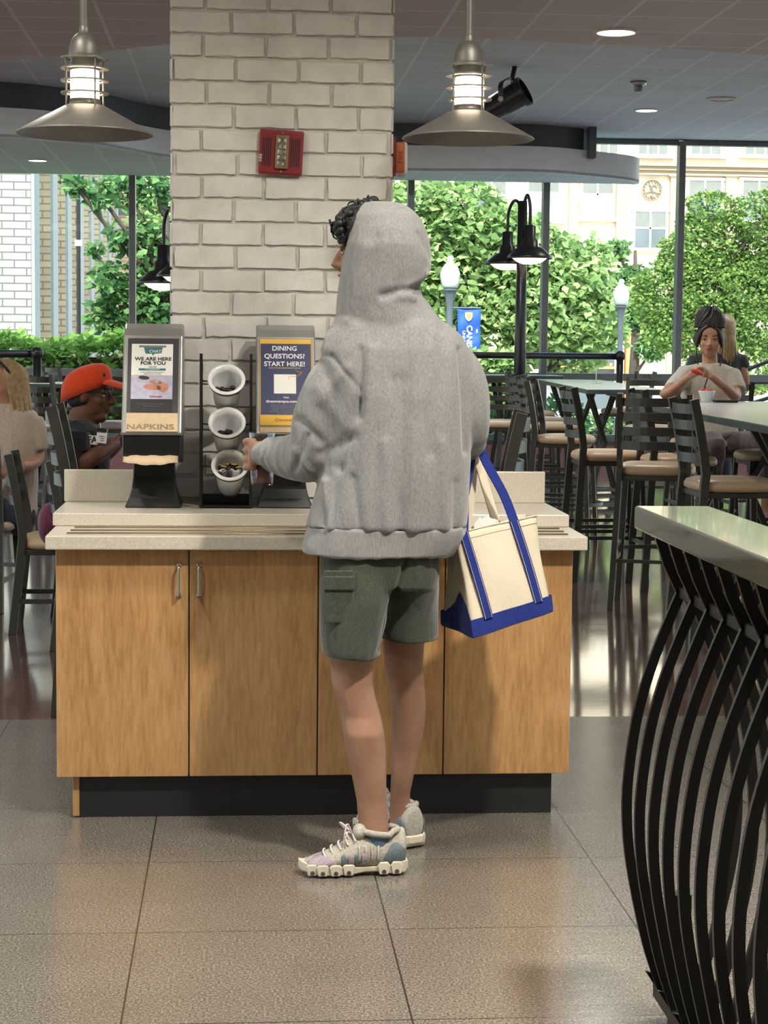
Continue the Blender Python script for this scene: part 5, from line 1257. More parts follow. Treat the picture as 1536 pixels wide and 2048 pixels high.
def sfold(co, no):
    c2 = wrinkle(.004, (8, 8, 7), 5)(co, no)
    a, b = A(805, 1112), A(757, 1285); p = np.array((a.x, a.z)); q = np.array((b.x, b.z)); pq = q-p; t = np.clip(((co[:, [0, 2]]-p) @ pq)/(pq @ pq), 0, 1)
    d = np.linalg.norm(co[:, [0, 2]]-(p+t[:, None]*pq), axis=1); back = np.clip((YM+.02-co[:, 1])/.04, 0, 1)
    return c2-no*(np.exp(-(d/.008)**2)*.015*back)[:, None]
shorts = sh_.build('shorts', 'shorts_cloth', man, remesh=.006, smooth_it=12, fn=sfold)
a, b = A(648, 1140, -.14), A(706, 1245, -.14)
m = MB(); m.bx(a.x, b.x, YM-.154, YM-.147, b.z, a.z); m.build('cargo_pocket', 'shorts_cloth', man, bevel=.003)
m = MB(); m.bx(a.x-.002, b.x+.002, YM-.160, YM-.152, A(0, 1165).z, A(0, 1138).z); m.build('pocket_flap', 'shorts_cloth', man, bevel=.003)
m = MB(); m.tube([(A(px_, 1284).x, YM-.055+.107*-math.sin(math.acos(max(-1, min(1, (A(px_, 1284).x-A(699, 1284).x)/(A(758, 1284).x-A(699, 1284).x)*.98)))), A(px_, 1284).z) for px_ in range(646, 756, 8)], .0013, 5); m.build('hem_seam', 'shorts_cloth', man)
# trail shoes
def shoe(origin, ang, name_label=None):
    """length along local +X = toe; origin = under the ankle"""
    c_, s_ = math.cos(ang), math.sin(ang); O = Vector(origin)
    T = lambda x, y, z: O+Vector((x*c_-y*s_, x*s_+y*c_, z))
    up = MB(); prof_ = [(-.084, .028, .034, .116), (-.076, .036, .022, .128), (-.05, .040, .018, .116), (-.02, .041, .018, .104), (.02, .040, .018, .108), (.055, .041, .018, .104), (.085, .043, .018, .088), (.115, .046, .018, .070), (.145, .045, .018, .056), (.17, .038, .018, .048), (.188, .026, .02, .040), (.196, .012, .022, .032)]
    R = []
    for x, hw, z0, z1 in prof_:
        ring = []
        for j in range(20):
            q = 2*PI*j/20; cc_, ss = math.cos(q), math.sin(q)
            y = hw*math.copysign(abs(cc_)**.8, cc_)*(1-.35*max(0, ss)); z = (z0+z1)/2+(z1-z0)/2*math.copysign(abs(ss)**.85, ss); ring.append(T(x, y, z))
        R.append(ring)
    up.rings(R)
    s1 = up.build('shoe', 'shoe_mesh', man, smooth=True, subsurf=1)
    def patch(x0, x1, zl, zh, m, side=1, lift=.0015, nx=8, nz=6):
        """cloth overlay that follows the upper between two height curves"""
        px_ = [p[0] for p in prof_]; vs = []
        for i in range(nx+1):
            x = x0+(x1-x0)*i/nx; f_ = i/nx; hw = np.interp(x, px_, [p[1] for p in prof_]); z0 = np.interp(x, px_, [p[2] for p in prof_]); z1 = np.interp(x, px_, [p[3] for p in prof_])
            a, b = np.interp(f_, *zl), np.interp(f_, *zh)
            for j in range(nz+1):
                z = a+(b-a)*j/nz; sz = max(-1, min(1, (z-(z0+z1)/2)/((z1-z0)/2))); ss = math.copysign(abs(sz)**(1/.85), sz); cc_ = math.sqrt(max(0, 1-ss*ss))
                vs.append(T(x, side*(hw*abs(cc_)**.8*(1-.35*max(0, ss))+lift), z))
        b = MB(); b.add(vs, [(i*(nz+1)+j, (i+1)*(nz+1)+j, (i+1)*(nz+1)+j+1, i*(nz+1)+j+1) for i in range(nx) for j in range(nz)])
        return b.build('overlay', m, s1, solid=.002, smooth=True)
    for side in (1, -1):
        patch(-.080, -.022, ([0, .5, 1], [.036, .026, .034]), ([0, .4, .7, 1], [.072, .092, .086, .056]), 'shoe_slate', side)
        patch(.108, .184, ([0, .5, 1], [.030, .028, .030]), ([0, .4, .8, 1], [.040, .060, .048, .040]), 'shoe_mauve', side)
        for x_, m_ in ((.088, 'shoe_slate'), (.070, 'shoe_mauve'), (.052, 'shoe_slate'), (.034, 'shoe_mauve')): patch(x_-.010, x_+.006, ([0, 1], [.034, .030]), ([0, .5, 1], [.046, .064, .060]), m_, side, .002, 4, 5)
        for k in range(4): patch(-.008+.017*k, -.002+.017*k, ([0, 1], [.044, .040]), ([0, 1], [.084, .082]), 'shoe_mesh', side, .003, 2, 5)
    so_ = MB(); R = []
    for x, hw, z0, z1 in ((-.088, .022, .018, .036), (-.078, .036, .006, .040), (-.04, .040, .004, .030), (0, .036, .010, .026), (.03, .037, .010, .024), (.06, .041, .005, .026), (.11, .047, .003, .028), (.15, .045, .004, .028), (.18, .034, .010, .034), (.199, .018, .014, .040), (.206, .009, .022, .044)):
        R.append([T(x, hw*a_, z) for a_, z in ((-1, z0+.004), (-.8, z0), (.8, z0), (1, z0+.004), (1.02, z1), (-1.02, z1))])
    so_.rings(R); sole = so_.build('sole', 'shoe_sole', s1, smooth=False, bevel=.002)
    for x in (-.055, -.02, .075, .11, .145, .172):
        for side in (1, -1):
            hw = np.interp(x, [-.08, -.04, .06, .11, .15, .18], [.036, .040, .042, .047, .045, .034])
            b = MB(); b.prism([(p_[0], p_[1]) for p_ in []], 0, 0) if False else None
            pts = [(-.017, .030), (-.011, .040 if x < 0 else .036), (.011, .040 if x < 0 else .036), (.017, .030), (.012, .006), (-.012, .006)]
            b.add([T(x+u_, side*(hw-.002), z_) for u_, z_ in pts]+[T(x+u_, side*(hw+.006), z_) for u_, z_ in pts], [tuple(range(6)), tuple(range(11, 5, -1))]+[(i, i+6, (i+1) % 6+6, (i+1) % 6) for i in range(6)])
            b.build('sole_lug', 'shoe_sole', sole, bevel=.003, bseg=3)
            b = MB(); b.lathe([(.006, 0), (.006, .0015)], T(x, side*(hw+.006), .014), 12, (-s_*side, c_*side, 0), True); b.build('lug_recess', 'sole_dark', sole)
    lc = MB()
    for k in range(5):
        x = .055+.020*k; z = np.interp(x, [.02, .055, .085, .115, .145], [.10, .104, .088, .071, .057])+.002
        lc.tube(smooth_path([T(x-.006, -.030, z-.012), T(x, -.012, z+.002), T(x+.006, .012, z+.002), T(x+.0, .030, z-.012)], 3), .0024, 6)
    bx_ = (.062, 0, .107)
    for dy, dz, dx in ((.030, .012, .012), (-.030, .014, .010), (.022, -.038, .016), (-.012, .028, .02)):
        lc.tube(smooth_path([T(*bx_), T(bx_[0]+dx, dy*.6, bx_[2]+abs(dz)*.8), T(bx_[0]+dx*1.6, dy*1.3, bx_[2]+dz), T(bx_[0]+dx, dy*1.5, bx_[2]+dz-.015)], 4), .0024, 6)
    lc.build('laces', 'lace', s1, smooth=True)
    MB().ell(T(.042, 0, .112), (.020, .030, .022), 14, 10).build('tongue', 'shoe_mesh', s1, smooth=True)
    m = MB(); m.tube([T(-.012+.050*math.cos(q), .036*math.sin(q), .112+.006*math.cos(q)+(.012 if math.cos(q) < -.7 else 0)) for q in [2*PI*j/24 for j in range(24)]], .0085, 10, closed=True); m.build('collar', 'shoe_mesh', s1, smooth=True)
    MB().lathe([(.034, 0), (.036, .03), (.0345, .045)], T(-.010, 0, .072), 20).build('sock', 'sock_blue', s1, smooth=True)
f1 = on(742, 1752, 0.0); shoe((f1.x+.012, f1.y+.035, 0.0), math.radians(183))
f2_ = on(812, 1700, 0.0); shoe((f2_.x-.012, f2_.y+.085, 0.0), math.radians(118))

# plastic cup
CB = CUPX.copy(); zt_, zb_ = at(524, 864, CUPX.y).z, at(527, 972, CUPX.y).z; H_ = zt_-zb_
cup = thing('drink_cup', (CUPX.x, CUPX.y, zb_), 'clear plastic tumbler of red drink held by the person in the hoodie', 'cup')
MB().lathe([(.001, .003), (.029, .003), (.0315, .008), (.033, .03), (.0375, H_-.004), (.0385, H_), (.037, H_), (.0362, H_-.004), (.0317, .03), (.030, .010), (.001, .009)], n=36).build('tumbler', 'clear_plastic', cup, world=False, smooth=True)
MB().lathe([(.001, .010), (.0292, .011), (.0314, .03), (.0345, H_*.62), (.001, H_*.62)], n=36).build('drink', 'drink_red', cup, world=False, smooth=True)

# ------------------------------------------------------------------ canvas tote on his right forearm
tote = thing('tote_bag', tuple(at(1000, 1270, 5.05)), 'natural canvas tote bag with blue base and straps, hanging from the hoodie wearer arm', 'bag')
F = {}
V = lambda px, py, y: at(px, py, y)
fbl, fbr, ftl, ftr = V(947, 1275, 4.90), V(1105, 1222, 5.00), V(912, 1066, 4.96), V(1073, 1031, 5.05)
bbl, bbr, btl, btr = V(883, 1248, 5.08), V(1062, 1205, 5.18), V(893, 1078, 5.06), V(1052, 1030, 5.14)
def bil(a, b, c, d, u, v): return (a*(1-u)+b*u)*(1-v)+(c*(1-u)+d*u)*v
def bag_ring(v, puff=.010, grow=0.0):
    """closed outline of the bag at height fraction v (0 base, 1 rim)"""
    c4 = [bil(fbl, fbr, ftl, ftr, 0, v), bil(fbl, fbr, ftl, ftr, 1, v), bil(bbl, bbr, btl, btr, 1, v), bil(bbl, bbr, btl, btr, 0, v)]
    cen = sum(c4, Vector())/4; out = []
    for i in range(4):
        a, b = c4[i], c4[(i+1) % 4]; d = (b-a); nn_ = Vector((d.y, -d.x, 0)).normalized()
        for k in range(8):
            t = k/8; sgn = (1 if i in (0, 2) else -1.1)
            p = a+d*t+nn_*(puff*sgn*math.sin(PI*t)*math.sin(PI*min(1, v*.9+.08))+.003*math.sin(t*9+v*7))
            p += (p-cen).normalized()*grow if grow else Vector()
            out.append(p)
    return out
m = MB(); m.rings([bag_ring(v) for v in [i/10 for i in range(11)]], caps=False); m.add(bag_ring(0), [tuple(range(32))])
o = m.build('bag_body', 'canvas', tote, smooth=True, subsurf=1); q_ = o.modifiers.new('s', 'SOLIDIFY'); q_.thickness = .003
def vf(i): return .195 if i < 8 else (.2+.1*math.sin((i-24)/8*PI) if 24 <= i else .195)
b_r = [bag_ring(0, grow=.002), bag_ring(.06, grow=.0025), bag_ring(.165, grow=.0025)]
for i in range(24, 32):
    t = (i-24)/8; add_ = .20*t if t < .75 else .20*.75*(1-t)/.25+.02
    hi = bag_ring(.165+.26*max(0, 1-abs(t-.62)/.5), grow=.0025)[i]; b_r[2][i] = hi
m = MB(); m.rings(b_r, caps=False); m.add([p+Vector((0, 0, -.002)) for p in b_r[0]], [tuple(range(32))])
m.build('blue_base', 'canvas_blue', tote, smooth=False)
def band(u0, u1, w_=.010, name='strap'):
    m = MB(); pts = []
    n = 12
    for k in range(n+1):
        v = .14+(.86)*k/n; u = u0+(u1-u0)*k/n
        p = bil(fbl, fbr, ftl, ftr, u, v); d = (fbr-fbl); nn_ = Vector((d.y, -d.x, 0)).normalized()
        pts.append(p+nn_*(.006+.010*math.sin(PI*u)*math.sin(PI*min(1, v*.9+.08))))
    return pts
arm_top = A(952, 889, .12)
P1 = band(.20, .08); P2 = band(.83, .70)
e1_ = (fbr-fbl).normalized()
m = MB(); m.bar(P1+[P1[-1]+(arm_top-P1[-1])*.4+Vector((-.012, 0, 0)), arm_top+Vector((-.012, 0, -.03)), arm_top+Vector((-.006, 0, .004))], .026, .004, e1_); m.build('front_strap', 'canvas_blue', tote)
m = MB(); m.bar(P2+smooth_path([P2[-1], P2[-1]+(arm_top-P2[-1])*.35+Vector((.008, 0, 0)), P2[-1]+(arm_top-P2[-1])*.75+Vector((.004, 0, 0)), arm_top+Vector((.012, 0, -.008)), arm_top+Vector((-.004, 0, .004))], 4)[1:], .027, .004, e1_); m.build('front_strap', 'canvas_blue', tote)
for P_ in (P1, P2):
    m = MB()
    for s2 in (-1, 1): m.tube([p+e1_*s2*.0105+Vector((0, -.0028, 0)) for p in P_], .0007, 4)
    m.build('stitching', 'canvas', tote)
bk1, bk2 = bil(bbl, bbr, btl, btr, .25, 1), bil(bbl, bbr, btl, btr, .62, 1); at2 = A(946, 890, .20)
for p_ in (bk1, bk2):
    m = MB(); m.bar(smooth_path([p_+Vector((0, 0, -.03)), p_, p_+(at2-p_)*.5+Vector((.004, 0, -.01)), at2+Vector((.004, 0, -.01)), at2+Vector((-.01, 0, .004))], 4), .025, .004, e1_); m.build('back_strap', 'canvas', tote)
rim = bag_ring(1.0, grow=.001); m = MB(); m.tube(rim, .0022, 6, closed=True); m.tube(bag_ring(.93, grow=.0015), .0009, 5, closed=True); m.build('rim_seam', 'canvas', tote)
pp = []
for k, (px_, py_) in enumerate(((958, 1056), (972, 1048), (985, 1050))):
    m = MB(); c_ = V(px_, py_, 5.02+.02*k); m.add([c_+Vector(v_) for v_ in ((-.018, -.004, -.05), (.02, 0, -.05), (.022, .004, .012), (.002, .0, .030-.006*k), (-.014, -.002, .012))], [(0, 1, 2, 3, 4)])
    o = m.build('paper_napkin', 'paper_white', solid=.002); tag(o, 'white folded paper napkin poking out of the open tote bag', 'napkin', 'white napkins in the tote bag')

# ------------------------------------------------------------------ seated people
def rows_loft(mb, rows, Y, grow=0.0, n=30, e=2.3):
    """rows: (py, left px, right px, half depth m, dy)"""
    mb.loft([((at(xa, py, Y+dy).x+at(xb, py, Y+dy).x)/2, Y+dy, at((xa+xb)/2, py, Y+dy).z, (at(xb, py, Y+dy).x-at(xa, py, Y+dy).x)/2+grow, dp+grow) for py, xa, xb, dp, dy in rows[::-1]], n, e)
def strands(parent, paths, r0, r1, m, name='hair', n=6):
    mb = MB()
    for p in paths:
        P = smooth_path(p, 4); k = len(P); mb.tube(P, [r0+(r1-r0)*i/(k-1) for i in range(k)], n)
    return mb.build(name, m, parent, smooth=True)
rr = random.Random(31)
# woman in the white tee, eating at the far end of the right table
YA = 12.78; B = lambda px, py, dy=0: at(px, py, YA+dy)
mb = MB(); gA, RA = head(mb, B(1419, 678), (-.22, -.97, -.03), s=1.08)
mb.tube([gA(0, 0, -.05), B(1420, 735, .02)], [.052, .056], 12)
rows_loft(mb, [(730, 1392, 1448, .06, .02), (742, 1362, 1468, .085, .02), (770, 1372, 1462, .10, .02), (820, 1378, 1458, .10, .03), (880, 1366, 1470, .12, .05)], YA)
limb(mb, [B(1372, 748), B(1330, 788, -.22), B(1352, 775, -.34), B(1378, 752, -.42)], [.046, .038, .030, .024])
limb(mb, [B(1462, 748), B(1472, 792, -.18), B(1452, 776, -.32), B(1420, 750, -.42)], [.046, .038, .030, .024])
hand(mb, B(1380, 751, -.42), (.75, -.1, .45), (0, -.2, .9), .85, .75, (.5, -.6, -.6))
hand(mb, B(1418, 750, -.42), (-.75, -.1, .35), (0, -.2, .9), .85, .75, (-.5, -.6, -.6))
for sx in (-1, 1):
    h0 = B(1418+sx*24, 893, .0); k0 = h0+Vector((sx*.10+.12, -.42, .03)); f0 = Vector((k0.x+sx*.02, k0.y+.10, .30))
    limb(mb, [h0, k0, f0], [.078, .056, .036])
    mb.tube([f0, f0+Vector((0, -.09, -.02)), f0+Vector((0, -.16, -.03))], [.034, .032, .022], 10)
pA = mb.build('person', 'skin_tan', remesh=.0075, smooth_it=3)
tag(pA, 'person in white tee with piled-up dark hair, eating at the right table', 'person')
face_bits(pA, gA, RA)
mb = MB(); rows_loft(mb, [(727, 1390, 1450, .062, .02), (738, 1358, 1474, .09, .02), (770, 1362, 1472, .112, .02), (820, 1368, 1468, .115, .03), (888, 1358, 1480, .14, .05)], YA, .004)
limb(mb, [B(1374, 746), B(1352, 768, -.10), B(1345, 780, -.15)], [.066, .068, .066]); limb(mb, [B(1462, 746), B(1472, 772, -.08), B(1474, 782, -.11)], [.066, .066, .062])
mb.build('tee_shirt', 'white_tee', pA, remesh=.009, smooth_it=4, fn=wrinkle(.006, (12, 12, 9), 3))
mb = MB()
for sx in (-1, 1):
    h0 = B(1418+sx*24, 893, .0); k0 = h0+Vector((sx*.10+.12, -.42, .03)); f0 = Vector((k0.x+sx*.02, k0.y+.10, .42)); limb(mb, [h0, k0, f0], [.098, .074, .062])
mb.ell(B(1418, 893, .02), (.17, .13, .10)); mb.build('trousers', 'mauve_pants', pA, remesh=.010, smooth_it=4, fn=wrinkle(.005, (10, 10, 10), 1))
mb = MB(); mb.ell(gA(0, -.025, .045), (.086, .094, .088), rot=RA)
mb.ell(gA(0, -.03, .125), (.082, .078, .070), rot=RA); mb.ell(gA(.01, -.035, .165), (.058, .058, .052), rot=RA)
for k in range(34):
    a_ = 2*PI*k/34; ca, sa = math.cos(a_), math.sin(a_); tw = .5+.2*rr.random()
    mb.tube(smooth_path([gA(.086*ca, -.02+.08*sa, .075), gA(.088*math.cos(a_+tw*.4), -.03+.082*math.sin(a_+tw*.4), .115+rr.uniform(-.006, .006)), gA(.070*math.cos(a_+tw), -.032+.066*math.sin(a_+tw), .165+rr.uniform(-.01, .01)), gA(.03*math.cos(a_+tw*1.6), -.035+.03*math.sin(a_+tw*1.6), .205)], 4), .0125, 6)
for sx in (-1, 1):
    for k in range(9): mb.tube(smooth_path([gA(sx*.01, .07-.002*k, .085+.003*k), gA(sx*(.05+.003*k), .068-.008*k, .055), gA(sx*(.073+.003*k), .045-.01*k, .0), gA(sx*(.078+.002*k), .02-.01*k, -.05+.004*k)], 4), .010, 6)
    mb.tube(smooth_path([gA(sx*.078, .03, .0), gA(sx*.083, .03, -.06), gA(sx*.078, .035, -.12), gA(sx*.07, .045, -.17)], 4), .0045, 6)
mb.build('hair', 'hair_dark', pA, smooth=True)
c_ = B(1394, 744, -.50); o = MB().ell(c_, (.045, .022, .016), 14, 8, Matrix.Rotation(.35, 3, 'Y')).build('fruit_slice', 'melon', smooth=True); tag(o, 'red fruit slice held in both hands of the woman in the white tee', 'fruit')
c_ = on(1401, 803, 1.07); t = thing('food_bowl', (c_.x, 11.95, 1.071), 'small white bowl of red food with a dark spoon on the right table', 'bowl')
MB().lathe([(.001, .004), (.034, .004), (.055, .07), (.058, .072), (.055, .074), (.03, .010), (.001, .010)], n=28).build('bowl', 'white_ceramic', t, world=False, smooth=True)
mb = MB(); [mb.ell((rr.uniform(-.035, .035), rr.uniform(-.035, .035), .066+rr.uniform(0, .014)), (.014, .014, .010), 8, 6) for _ in range(22)]; fo_ = mb.build('diced_fruit', 'melon', t, world=False, smooth=True); fo_['kind'] = 'stuff'
MB().tube([(0, 0, .05), (-.012, .01, .10), (.006, .01, .155)], .005, 8).build('spoon', 'black_plastic', t, world=False)
c_ = on(1432, 803, 1.07); o = MB().box((c_.x, 11.9, 1.079), (.155, .075, .014)).build('phone', 'matte_black', bevel=.005); tag(o, 'black phone lying on the right table beside the white bowl', 'phone')
# woman with long hair behind her, back turned
YBk = 14.0; B = lambda px, py, dy=0: at(px, py, YBk+dy)
mb = MB(); gB, RB = head(mb, B(1448, 660), (.2, .97, 0), s=.98); mb.tube([gB(0, 0, -.05), B(1440, 715)], [.05, .055], 12)
rows_loft(mb, [(700, 1415, 1465, .06, 0), (712, 1392, 1480, .08, 0), (760, 1396, 1476, .10, 0), (850, 1396, 1476, .11, 0)], YBk)
limb(mb, [B(1478, 715), B(1490, 765, -.02), B(1478, 780, .2)], [.044, .036, .026]); limb(mb, [B(1392, 715), B(1384, 765, .0), B(1400, 780, .2)], [.044, .036, .026])
hand(mb, B(1478, 780, .2), (-.3, .9, .1), (-.9, 0, .2), .85, .4); hand(mb, B(1400, 780, .2), (.3, .9, .1), (.9, 0, .2), .85, .4)
for sx in (-1, 1):
    h0 = B(1436+sx*20, 868); k0 = h0+Vector((sx*.08, .42, .0)); limb(mb, [h0, k0, Vector((k0.x, k0.y-.05, .32))], [.08, .058, .038]); mb.ell((k0.x, k0.y+.02, .30), (.036, .10, .03))
pB = mb.build('person', 'skin_tan', remesh=.009, smooth_it=3); tag(pB, 'person in dark tee with long blonde hair, back turned, at the far right', 'person')
mb = MB(); rows_loft(mb, [(700, 1412, 1468, .062, 0), (709, 1388, 1484, .09, 0), (760, 1390, 1480, .11, 0), (862, 1384, 1486, .13, 0)], YBk, .004)
limb(mb, [B(1477, 714), B(1486, 738)], [.06, .058]); limb(mb, [B(1393, 714), B(1384, 738)], [.06, .058]); mb.build('tee_shirt', 'dark_tee', pB, remesh=.010, smooth_it=3, fn=wrinkle(.004, (10, 10, 8), 6))
mb = MB()
for sx in (-1, 1):
    h0 = B(1436+sx*20, 868); k0 = h0+Vector((sx*.08, .42, .0)); limb(mb, [h0, k0, Vector((k0.x, k0.y-.05, .40))], [.096, .072, .055])
mb.build('trousers', 'denim', pB, remesh=.012, smooth_it=3)
ps = []
for k in range(80):
    a_ = -PI*1.05*k/79+.05*PI; x_, y_ = .078*math.cos(a_), .078*math.sin(a_)
    ps.append([gB(x_*.3, -.01+y_*.3, .118), gB(x_*1.02, -.01+y_*1.1, .06), gB(x_*1.1, -.015+y_*1.15, -.06), gB(x_*1.15+rr.uniform(-.01, .01), -.02+y_*1.05, -.17), gB(x_*1.2+rr.uniform(-.02, .02), -.02+y_*.9, -.27+rr.uniform(-.03, .03))])
strands(pB, ps, .010, .003, 'hair_blonde')
copy_thing(stool, (at(1440, 700, YBk).x, YBk-.02, 0), face(0, 1), 'bar stool under the blonde woman in the dark tee shirt')
# man in the orange cap, profile to the right
YC_ = 9.70; B = lambda px, py, dy=0: at(px, py, YC_+dy)
mb = MB(); gC, RC = head(mb, B(178, 787), (.985, -.16, -.04), s=1.22); mb.tube([gC(0, 0, -.05), B(155, 862)], [.072, .078], 14)
mb.ell(gC(0, .035, -.098), (.052, .06, .035), rot=RC)
rows_loft(mb, [(845, 122, 190, .10, 0), (868, 112, 205, .19, 0), (910, 102, 212, .19, 0), (970, 96, 214, .17, 0), (1040, 92, 214, .17, 0)], YC_)
limb(mb, [B(150, 872, -.20), B(158, 925, -.24), B(190, 912, -.24), B(232, 885, -.10)], [.058, .05, .044, .032]); limb(mb, [B(160, 872, .20), B(175, 925, .22), B(215, 905, .2), B(240, 880, .05)], [.056, .048, .042, .032])
hand(mb, B(232, 884, -.10), (.6, .5, .5), (.3, .0, .9), 1.0, .8, (-.2, .9, -.1)); hand(mb, B(240, 880, .05), (.6, -.5, .5), (.3, 0, .9), 1.0, .8, (-.2, -.9, -.1))
for sx in (-1, 1):
    h0 = B(150, 1050, sx*.10); k0 = h0+Vector((.42, sx*.06, .02)); limb(mb, [h0, k0, Vector((k0.x-.04, k0.y, .09))], [.095, .066, .042]); mb.ell((k0.x+.03, k0.y, .045), (.12, .042, .04))
pC = mb.build('person', 'skin_brown', remesh=.008, smooth_it=3); tag(pC, 'person in orange cap, glasses and black tee, seated in profile left of the counter', 'person')
face_bits(pC, gC, RC, 1.22, 'hair_black', 'skin_brown')
mb = MB(); rows_loft(mb, [(838, 128, 180, .09, 0), (858, 110, 204, .185, 0), (910, 96, 218, .20, 0), (970, 88, 220, .185, 0), (1052, 84, 220, .185, 0)], YC_, .006)
limb(mb, [B(150, 868, -.19), B(152, 915, -.235), B(160, 920, -.24)], [.082, .080, .074]); limb(mb, [B(160, 868, .19), B(170, 915, .22)], [.08, .078]); mb.build('tee_shirt', 'black_tee', pC, remesh=.009, smooth_it=4, fn=wrinkle(.005, (9, 9, 8), 4))
mb = MB()
for sx in (-1, 1):
    h0 = B(150, 1050, sx*.10); k0 = h0+Vector((.42, sx*.06, .02)); limb(mb, [h0, k0, Vector((k0.x-.04, k0.y, .12))], [.115, .085, .065])
mb.build('trousers', 'denim', pC, remesh=.012, smooth_it=3)
mb = MB(); mb.ell(gC(0, -.02, -.02), (.082, .092, .075), rot=RC); mb.build('hair', 'hair_black', pC, smooth=True)
mb = MB(); R = []
for z, a_ in ((.012, 1.0), (.04, 1.0), (.07, .95), (.095, .82), (.112, .58), (.120, .25), (.121, .03)):
    R.append([gC(.086*a_*math.cos(q), -.012+.108*a_*math.sin(q), z+.034*math.sin(q)*a_-(.012 if z < .02 else 0)*(1-math.sin(q))) for q in [2*PI*j/28 for j in range(28)]])
mb.rings(R); cap = mb.build('cap', 'cap_orange', pC, smooth=True)
mb = MB(); R = []
for i in range(7):
    t_ = i/6; y_ = .075+.105*t_; hw = .074*math.sqrt(max(.02, 1-(t_*.93)**2.4))
    R.append([gC(hw*u_, y_, .066-.026*t_-.020*abs(u_)**2+dz) for u_, dz in ((-1, 0), (-.5, 0), (0, 0), (.5, 0), (1, 0), (1, .004), (.5, .004), (0, .004), (-.5, .004), (-1, .004))])
mb.rings(R); mb.build('brim', 'cap_orange', cap, smooth=True)
c_ = gC(.035, .070, .080); MB().ell(c_, (.022, .012, .020), 12, 8, RC).build('cap_badge', 'matte_black', cap, smooth=True)
mb = MB()
for sx in (-1, 1):
    mb.tube([gC(sx*.076, -.01, .008), gC(sx*.070, .055, .010), gC(sx*.060, .082, .006)], .0028, 6); mb.tube([gC(sx*(.036+.024*math.cos(q)), .090, -.006+.019*math.sin(q)) for q in [2*PI*j/16 for j in range(16)]], .0020, 6, closed=True)
mb.build('glasses', 'matte_black', pC)
bd = at(203, 872, YC_-.26); m = MB(); m.box((bd.x, YC_-.235, bd.z), (.052, .004, .075), Matrix.Rotation(.12, 3, 'Y')); nb_ = m.build('name_badge', 'paper_white', pC)
MB().box((bd.x, YC_-.239, bd.z+.028), (.050, .002, .020), Matrix.Rotation(.12, 3, 'Y')).build('badge_header', 'ink_black', nb_)
for k in range(3): MB().box((bd.x+.001*k, YC_-.239, bd.z-.002-.011*k), (.030-.006*k, .002, .003), Matrix.Rotation(.12, 3, 'Y')).build('badge_line', 'ink_grey', nb_)
MB().tube([(bd.x-.004, YC_-.235, bd.z+.04), (bd.x-.008, YC_-.225, bd.z+.065)], .003, 6).build('badge_clip', 'brushed_steel', nb_)
pr_ = at(184, 880, YC_-.24); m = MB(); m.box((pr_.x, YC_-.226, pr_.z), (.060, .004, .046), Matrix.Rotation(.10, 3, 'Y')); sp_ = m.build('shirt_print', 'ink_white', pC)
text('FA', .045, 'ink_black', sp_, (pr_.x, YC_-.230, pr_.z), (PI/2, 0, 0), bold=.001)
o = MB().ell(at(99, 1048, 8.72), (.055, .09, .10), 16, 10).build('purple_bag', 'purple_bag', smooth=True); tag(o, 'dark purple bag on the seat behind the left end of the counter', 'bag')
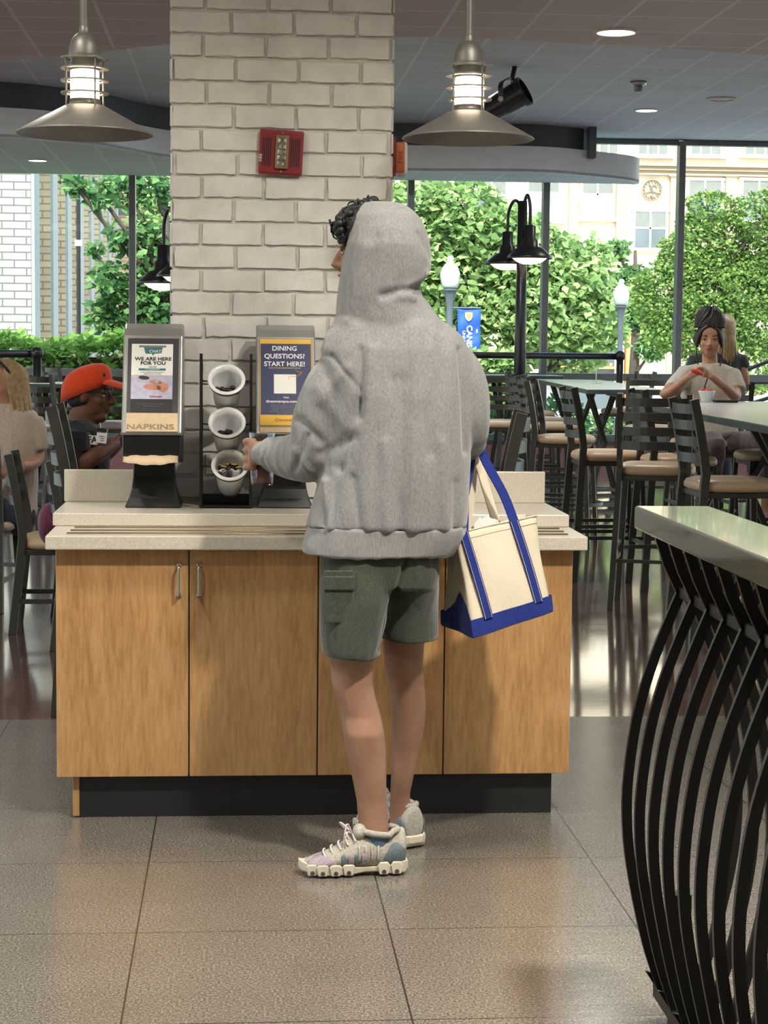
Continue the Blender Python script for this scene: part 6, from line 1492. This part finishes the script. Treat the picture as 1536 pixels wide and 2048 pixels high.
# blonde woman at the left frame edge
YD = 10.15; B = lambda px, py, dy=0: at(px, py, YD+dy)
mb = MB(); gD, RD = head(mb, B(14, 768), (-.86, -.50, -.12), s=1.05); mb.tube([gD(0, 0, -.05), B(14, 830)], [.055, .06], 12)
rows_loft(mb, [(812, -14, 44, .07, 0), (832, -42, 66, .10, 0), (880, -44, 72, .12, 0), (960, -44, 66, .13, 0), (1020, -50, 66, .14, 0)], YD)
limb(mb, [B(62, 842), B(74, 915, -.02), B(40, 935, -.22)], [.048, .042, .030]); limb(mb, [B(-40, 842), B(-58, 915, -.05), B(-40, 930, -.25)], [.048, .042, .030])
hand(mb, B(40, 935, -.22), (-.8, -.5, 0), (-.3, .2, .9), .9, .5); hand(mb, B(-40, 930, -.25), (-.3, -.9, 0), (.3, .2, .9), .9, .5)
for sx in (-1, 1):
    h0 = B(15+sx*28, 1035); k0 = h0+Vector((-.25, -.36, .02)); k0.x += sx*.05; limb(mb, [h0, k0, Vector((k0.x, k0.y+.05, .09))], [.09, .062, .04]); mb.ell((k0.x-.03, k0.y-.03, .045), (.06, .09, .04))
pD = mb.build('person', 'skin_tan', remesh=.009, smooth_it=3); tag(pD, 'person with long blonde hair and pale blouse, seated and cut by the left frame edge', 'person')
face_bits(pD, gD, RD, 1.05)
mb = MB(); rows_loft(mb, [(806, -12, 42, .07, 0), (826, -46, 72, .11, 0), (880, -50, 78, .14, 0), (960, -50, 74, .15, 0), (1030, -54, 72, .16, 0)], YD, .004)
limb(mb, [B(60, 840), B(72, 885, -.01), B(72, 897, -.01)], [.072, .070, .064]); limb(mb, [B(-40, 840), B(-54, 890, -.03)], [.07, .068]); mb.build('blouse', 'blouse', pD, remesh=.010, smooth_it=3, fn=wrinkle(.007, (12, 12, 6), 7))
mb = MB()
for sx in (-1, 1):
    h0 = B(15+sx*28, 1035); k0 = h0+Vector((-.25, -.36, .02)); k0.x += sx*.05; limb(mb, [h0, k0, Vector((k0.x, k0.y+.05, .12))], [.105, .078, .062])
mb.build('trousers', 'denim', pD, remesh=.012, smooth_it=3)
ps = []
for k in range(120):
    a_ = -PI*1.25*k/119+.125*PI; x_, y_ = .082*math.cos(a_), .086*math.sin(a_)
    ps.append([gD(x_*.25, y_*.25, .125), gD(x_*1.05, -.005+y_*1.1, .06), gD(x_*1.15, -.01+y_*1.15, -.05), gD(x_*1.25+rr.uniform(-.015, .015), -.01+y_*1.1, -.15), gD(x_*1.35+rr.uniform(-.035, .035), -.01+y_*1.05, -.31+rr.uniform(-.07, .04))])
strands(pD, ps, .011, .003, 'hair_blonde')
m = MB(); m.tube(smooth_path([gD(-.088, .0, .03), gD(-.075, .03, .09), gD(0, .045, .125), gD(.075, .03, .09), gD(.088, 0, .03)], 5), .008, 8); m.build('head_sunglasses', 'matte_black', pD, smooth=True)
